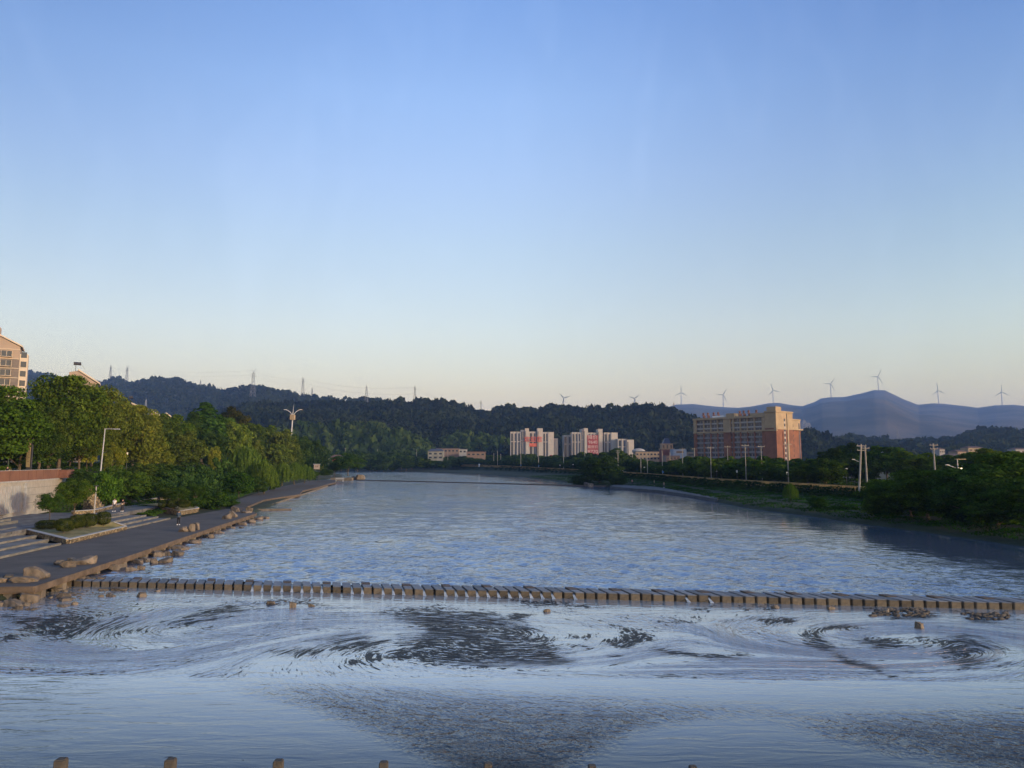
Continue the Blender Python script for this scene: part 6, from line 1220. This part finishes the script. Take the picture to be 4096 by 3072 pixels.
# right bank grass and vines on the wall
n = 60000; Y = 60 + 280 * g.random(n) ** 2.0; xr = XR(Y); xf = XF(Y); X = xr + .6 + (xf - 3.5 - xr) * g.random(n); path = (X > xr + 5.2) & (X < xr + 7.2); X, Y = X[~path], Y[~path]; Z = gh(X, Y) + .12 + .5 * vnoise(X / 2, Y / 2)
tufts('grass', 'dark green grass and weeds on the right river bank', np.stack([X, Y, Z], 1), .20, (.30, .56, .20), 'grass', seed=4, asp=.25)
n = 60000; Y = 60 + 560 * g.random(n) ** 1.8; X = XF(Y) - 2.6 + 2.3 * g.random(n); Z = gh(X, Y) + .3 + .7 * vnoise(X / 1.5, Y / 3) * g.random(n)
tufts('vines', 'dark creeping vines hanging over the right embankment wall', np.stack([X, Y, Z], 1), .20, (.32, .42, .30), 'vines', seed=5)
n = 6000; Y = 66 + 60 * g.random(n); X = XF(Y) - 1 + 6 * g.random(n); Z = gh(X, Y) + .8 * g.random(n)
tufts('undergrowth', 'dark undergrowth beneath the right hand trees', np.stack([X, Y, Z], 1), .25, (.28, .38, .26), 'undergrowth', seed=6)
n = 26000; Y = 90 + 520 * g.random(n) ** 1.4; X = XF(Y) + 4 + 30 * g.random(n); Z = gh(X, Y) + .3 + 1.2 * vnoise(X / 3, Y / 3)
tufts('undergrowth', 'low dark shrubs between the embankment road and the tree belt', np.stack([X, Y, Z], 1), .35, (.32, .42, .26), 'undergrowth', seed=7)
for px, py, w, lab in [(3370, 2030, 150, 'rounded dark green thicket on the right bank near the water'), (3270, 2000, 100, 'low thicket left of the rounded one on the right bank')]:
    tree('bush', px, py - 20, 112, w, (.38, .62, .3), 'thicket', lab, 'bush', bottom=py + 40)
tree('willow', 3160, 1930, 130, 60, (.8, 1.0, .4), 'bush', 'light green drooping shrub before the yellowish fence', 'bush', bottom=2005)
for px, top, w, lab, bot, tn in [(3560, 1985, 150, 'dark bush by the water under the tree at the fence end', 2085, DR), (3720, 2000, 190, 'dark bush by the water below the glowing lamp', 2110, DR), (3880, 2010, 200, 'black green bush by the water left of the huge edge tree', 2135, (.3, .45, .34)), (4040, 2020, 220, 'black green bush by the water at the right edge', 2165, (.3, .45, .34)), (3480, 1990, 90, 'small bush between the fence end and the water', 2060, D2)]:
    tree('bush', px, top, 86 if px > 3800 else 98, w, tn, 'bush', lab, 'bush', gr, bottom=bot)
# dry grass on beds
n = 9000; X = g.uniform(-54, -42.5, n); Y = g.uniform(64, 88, n)
# ------------------------------------------------------------------ people
M_SKIN = mat('skin', (.42, .26, .18), .6); M_HAIR = mat('black_hair', (.015, .012, .01), .5); M_SHOE = mat('white_shoe', (.7, .7, .68), .6); M_MOUTH = mat('lip', (.25, .08, .07), .6)
def skinned(name, nodes, edges, m, parent, sub=1):
    me = bpy.data.meshes.new(name); me.from_pydata([n_[0] for n_ in nodes], edges, []); me.update(); me.materials.append(m)
    o = bpy.data.objects.new(name, me); COL.objects.link(o); o.parent = parent
    sk = o.modifiers.new('Skin', 'SKIN'); ss = o.modifiers.new('Subdivision', 'SUBSURF'); ss.levels = ss.render_levels = sub; sk.use_smooth_shade = True
    for i, n_ in enumerate(nodes):
        r = n_[1]; me.skin_vertices[0].data[i].radius = r if hasattr(r, '__len__') else (r, r); me.skin_vertices[0].data[i].use_root = (i == 0)
    return o
def person(X, Y, Z, h, rz, label, top, bottom, skirt=False, long_top=False, arms='down', stride=.10, hair=M_HAIR, shoe=None, longhair=False, extra=None, lean=0.0):
    t = empty('person', (X, Y, Z), label, 'person', rz=rz, sc=h / 1.72)
    hip, kn, an = .90, .48, .08; sh = 1.42
    L_ = dict(hl=(-.09, 0, hip - .04), hr=(.09, 0, hip - .04), kl=(-.10, -stride * .7, kn), kr=(.10, stride * .2, kn), al=(-.10, -stride, an), ar=(.10, stride * 1.3, an), tl=(-.11, -stride - .13, .035), tr=(.11, stride * 1.3 - .13, .035))
    if arms == 'down': A_ = dict(sl=(-.18, 0, sh), sr=(.18, 0, sh), el=(-.24, .03, 1.14), er=(.24, .03, 1.14), wl=(-.25, -.04, .90), wr=(.25, -.04, .90))
    elif arms == 'front': A_ = dict(sl=(-.16, 0, sh), sr=(.16, 0, sh), el=(-.23, .0, 1.15), er=(.23, .0, 1.15), wl=(-.07, -.22, 1.10), wr=(.06, -.24, 1.14))
    else: A_ = dict(sl=(-.18, 0, sh), sr=(.18, 0, sh), el=(-.25, .08, 1.16), er=(.25, -.08, 1.16), wl=(-.24, -.08, .98), wr=(.22, -.20, 1.0))
    nodes = [((0, 0, hip), (.13, .10)), ((0, 0, 1.10), (.115, .085)), ((0, 0, 1.34), (.14, .095)), ((0, .005, 1.48), (.055, .055)), ((0, -.005, 1.56), (.075, .085)), ((0, 0, 1.64), (.082, .10)), ((0, 0, 1.70), (.05, .06)),
             (L_['hl'], .085), (L_['kl'], .055), (L_['al'], .036), (L_['tl'], .03), (L_['hr'], .085), (L_['kr'], .055), (L_['ar'], .036), (L_['tr'], .03),
             (A_['sl'], .052), (A_['el'], .038), (A_['wl'], .026), (A_['sr'], .052), (A_['er'], .038), (A_['wr'], .026)]
    ed = [(0, 1), (1, 2), (2, 3), (3, 4), (4, 5), (5, 6), (0, 7), (7, 8), (8, 9), (9, 10), (0, 11), (11, 12), (12, 13), (13, 14), (2, 15), (15, 16), (16, 17), (2, 18), (18, 19), (19, 20)]
    skinned('body', nodes, ed, M_SKIN, t)
    slv = ('wl', 'wr') if long_top else None
    def mid(a, b, f): return tuple(a[i] + (b[i] - a[i]) * f for i in range(3))
    kk = 1.0 if long_top else .55
    tn = [((0, 0, hip - (.10 if long_top else .02)), (.16, .125)), ((0, 0, 1.10), (.15, .115)), ((0, 0, 1.34), (.165, .12)), ((0, .005, 1.455), (.08, .075)), (A_['sl'], .075), (mid(A_['sl'], A_['el'], kk), .062), (A_['sr'], .075), (mid(A_['sr'], A_['er'], kk), .062)]
    te = [(0, 1), (1, 2), (2, 3), (2, 4), (4, 5), (2, 6), (6, 7)]
    if long_top: tn += [(mid(A_['el'], A_['wl'], .92), .045), (mid(A_['er'], A_['wr'], .92), .045)]; te += [(5, 8), (7, 9)]
    skinned('shirt' if not long_top else 'jacket', tn, te, top, t)
    if skirt:
        m = MB(); 
        for i in range(3): m.tube((0, 0, hip + .06 - i * .26), (0, -.01 * i, hip - .20 - i * .26), .14 + .045 * i, .185 + .045 * i, 14)
        m.build('skirt', bottom, t)
    else:
        bn_ = [((0, 0, hip + .03), (.15, .12)), (L_['hl'], .105), (L_['kl'], .075), (mid(L_['kl'], L_['al'], .95), .062), (L_['hr'], .105), (L_['kr'], .075), (mid(L_['kr'], L_['ar'], .95), .062)]
        skinned('trousers', bn_, [(0, 1), (1, 2), (2, 3), (0, 4), (4, 5), (5, 6)], bottom, t)
    for a in ('al', 'ar'):
        c = L_[a]; m = MB(); m.box((c[0], c[1] - .06, .045), (.10, .27, .09), top=(.08, .2)); m.build('shoe', shoe or M_SHOE, t, bevel=.015)
    m = MB(); m.ball((0, .022, 1.655), (.092, .105, .10), 14, 9); 
    if longhair: m.ball((0, .07, 1.52), (.09, .06, .17), 10, 7)
    m.build('hair', hair, t, smooth=True)
    for s in (-1, 1): m = MB(); m.ball((s * .032, -.088, 1.625), .012, 8, 5); m.build('eye', M_HAIR, t)
    m = MB(); m.ball((0, -.10, 1.595), (.012, .022, .025), 8, 5); m.build('nose', M_SKIN, t); m = MB(); m.ball((0, -.088, 1.555), (.026, .01, .008), 8, 4); m.build('mouth', M_MOUTH, t)
    for s in (-1, 1): m = MB(); m.ball((s * .088, .01, 1.61), (.012, .025, .033), 8, 5); m.build('ear', M_SKIN, t)
    for k, a in ((-1, 'wl'), (1, 'wr')):
        c = Vector(A_[a]); m = MB(); dn = Vector((0, -.15, -1)).normalized() if arms == 'down' else Vector((-k * .8, -.3, -.2)).normalized()
        m.ball(tuple(c + dn * .05), (.028, .034, .045), 8, 6)
        for f in range(4):
            o_ = Vector((0, (f - 1.5) * .017, 0)); p1 = c + dn * .08 + o_; p2 = p1 + dn * (.035 + .008 * (f in (1, 2))); p3 = p2 + (dn + Vector((-k * .6, 0, 0))).normalized() * .028; m.tube(p1, p2, .0095, .009, 5); m.tube(p2, p3, .009, .007, 5)
        p1 = c + dn * .03 + Vector((-k * .02, -.03, 0)); m.tube(p1, p1 + dn * .035 + Vector((0, -.03, 0)), .011, .009, 5); m.build('hand', M_SKIN, t)
    if extra == 'bag': m = MB(); m.ball((.03, -.19, 1.03), (.13, .06, .10), 12, 8); m.build('bag', mat('cream_bag', (.62, .52, .40), .8), t)
    return t
DK = mat('dark_cloth', (.022, .022, .026), .9); DK2 = mat('black_cloth', (.012, .012, .014), .9); WT = mat('white_shirt', (.72, .66, .64), .9); GT = mat('grey_trousers', (.07, .07, .08), .9); BJ = mat('blue_jacket', (.05, .075, .11), .9); CM = mat('camouflage_top', (.10, .11, .09), .9, .4, 12)
def onground(px, py, z): x, y = gp(px, py, z); return x, y, z
x, y, z = onground(456, 2046, 1.80); person(x, y, z, 1.74, .15, 'man in a white t-shirt and grey trousers walking on the terrace', WT, GT, stride=.12)
x, y, z = onground(489, 2046, 1.80); person(x, y, z, 1.64, -.1, 'woman in a black top and long dark skirt holding a pale bag', DK2, DK, skirt=True, arms='front', longhair=True, extra='bag', stride=.05)
x, y, z = onground(713, 2100, DZ); person(x, y, z, 1.72, pi + .2, 'man in a blue grey jacket standing alone on the dark boardwalk', BJ, DK2, long_top=True, stride=.06, arms='bent')
person(xat(643, 114), 114, 1.82, 1.76, pi, 'person in black seen from behind beside the far grass bed', DK2, DK2, long_top=True, stride=.08)
person(xat(681, 112), 112, 1.9, 1.74, pi - .3, 'person in a patterned grey top half hidden by a feathery tree', CM, DK2, stride=.05)
x, y, z = onground(1226, 1921, 1.0); person(x, y, z, 1.72, .4, 'tiny distant person in a white top on the far boardwalk', WT, DK, stride=.12)
x, y, z = onground(1327, 1904, 1.0); person(x, y, z, 1.74, pi, 'tiny distant person in dark clothes on the far shore path', DK, DK2, long_top=True, stride=.12)
x, y, z = onground(2529, 1938, 1.0); person(x, y, z, 1.65, .5, 'tiny person in pink on the right bank path beyond the weir', mat('pink_top', (.35, .16, .16), .9), DK)
x, y, z = onground(2617, 1942, 1.1); person(x, y, z, 1.68, 1.2, 'tiny pale dressed person on the right bank slope', mat('beige_top', (.32, .28, .2), .9), DK)
x, y, z = onground(2656, 1951, 1.1); person(x, y, z, 1.62, -1, 'tiny person in tan clothes by the right bank wall', mat('tan_top', (.26, .2, .12), .9), GT)
person(xat(33, 97), 97, 6.15, 1.68, .3, 'person in dark clothes behind the rust parapet at the far left', DK, DK2)
# ------------------------------------------------------------------ haze
hb = MB(); hb.box((0, 4000, 318), (17000, 9000, 650)); hzo = hb.build('haze', None if False else M_WHITE)
hm = bpy.data.materials.new('haze'); hm.use_nodes = True; hn = hm.node_tree; hn.nodes.remove(hn.nodes['Principled BSDF'])
pv = hn.nodes.new('ShaderNodeVolumePrincipled'); pv.inputs['Density'].default_value = HAZE; pv.inputs['Color'].default_value = (.28, .50, 1.0, 1); pv.inputs['Anisotropy'].default_value = 0
hn.links.new(pv.outputs[0], hn.nodes['Material Output'].inputs['Volume']); hzo.data.materials.clear(); hzo.data.materials.append(hm); tag(hzo, 'pale blue haze over the far hills', 'haze', kind='stuff')
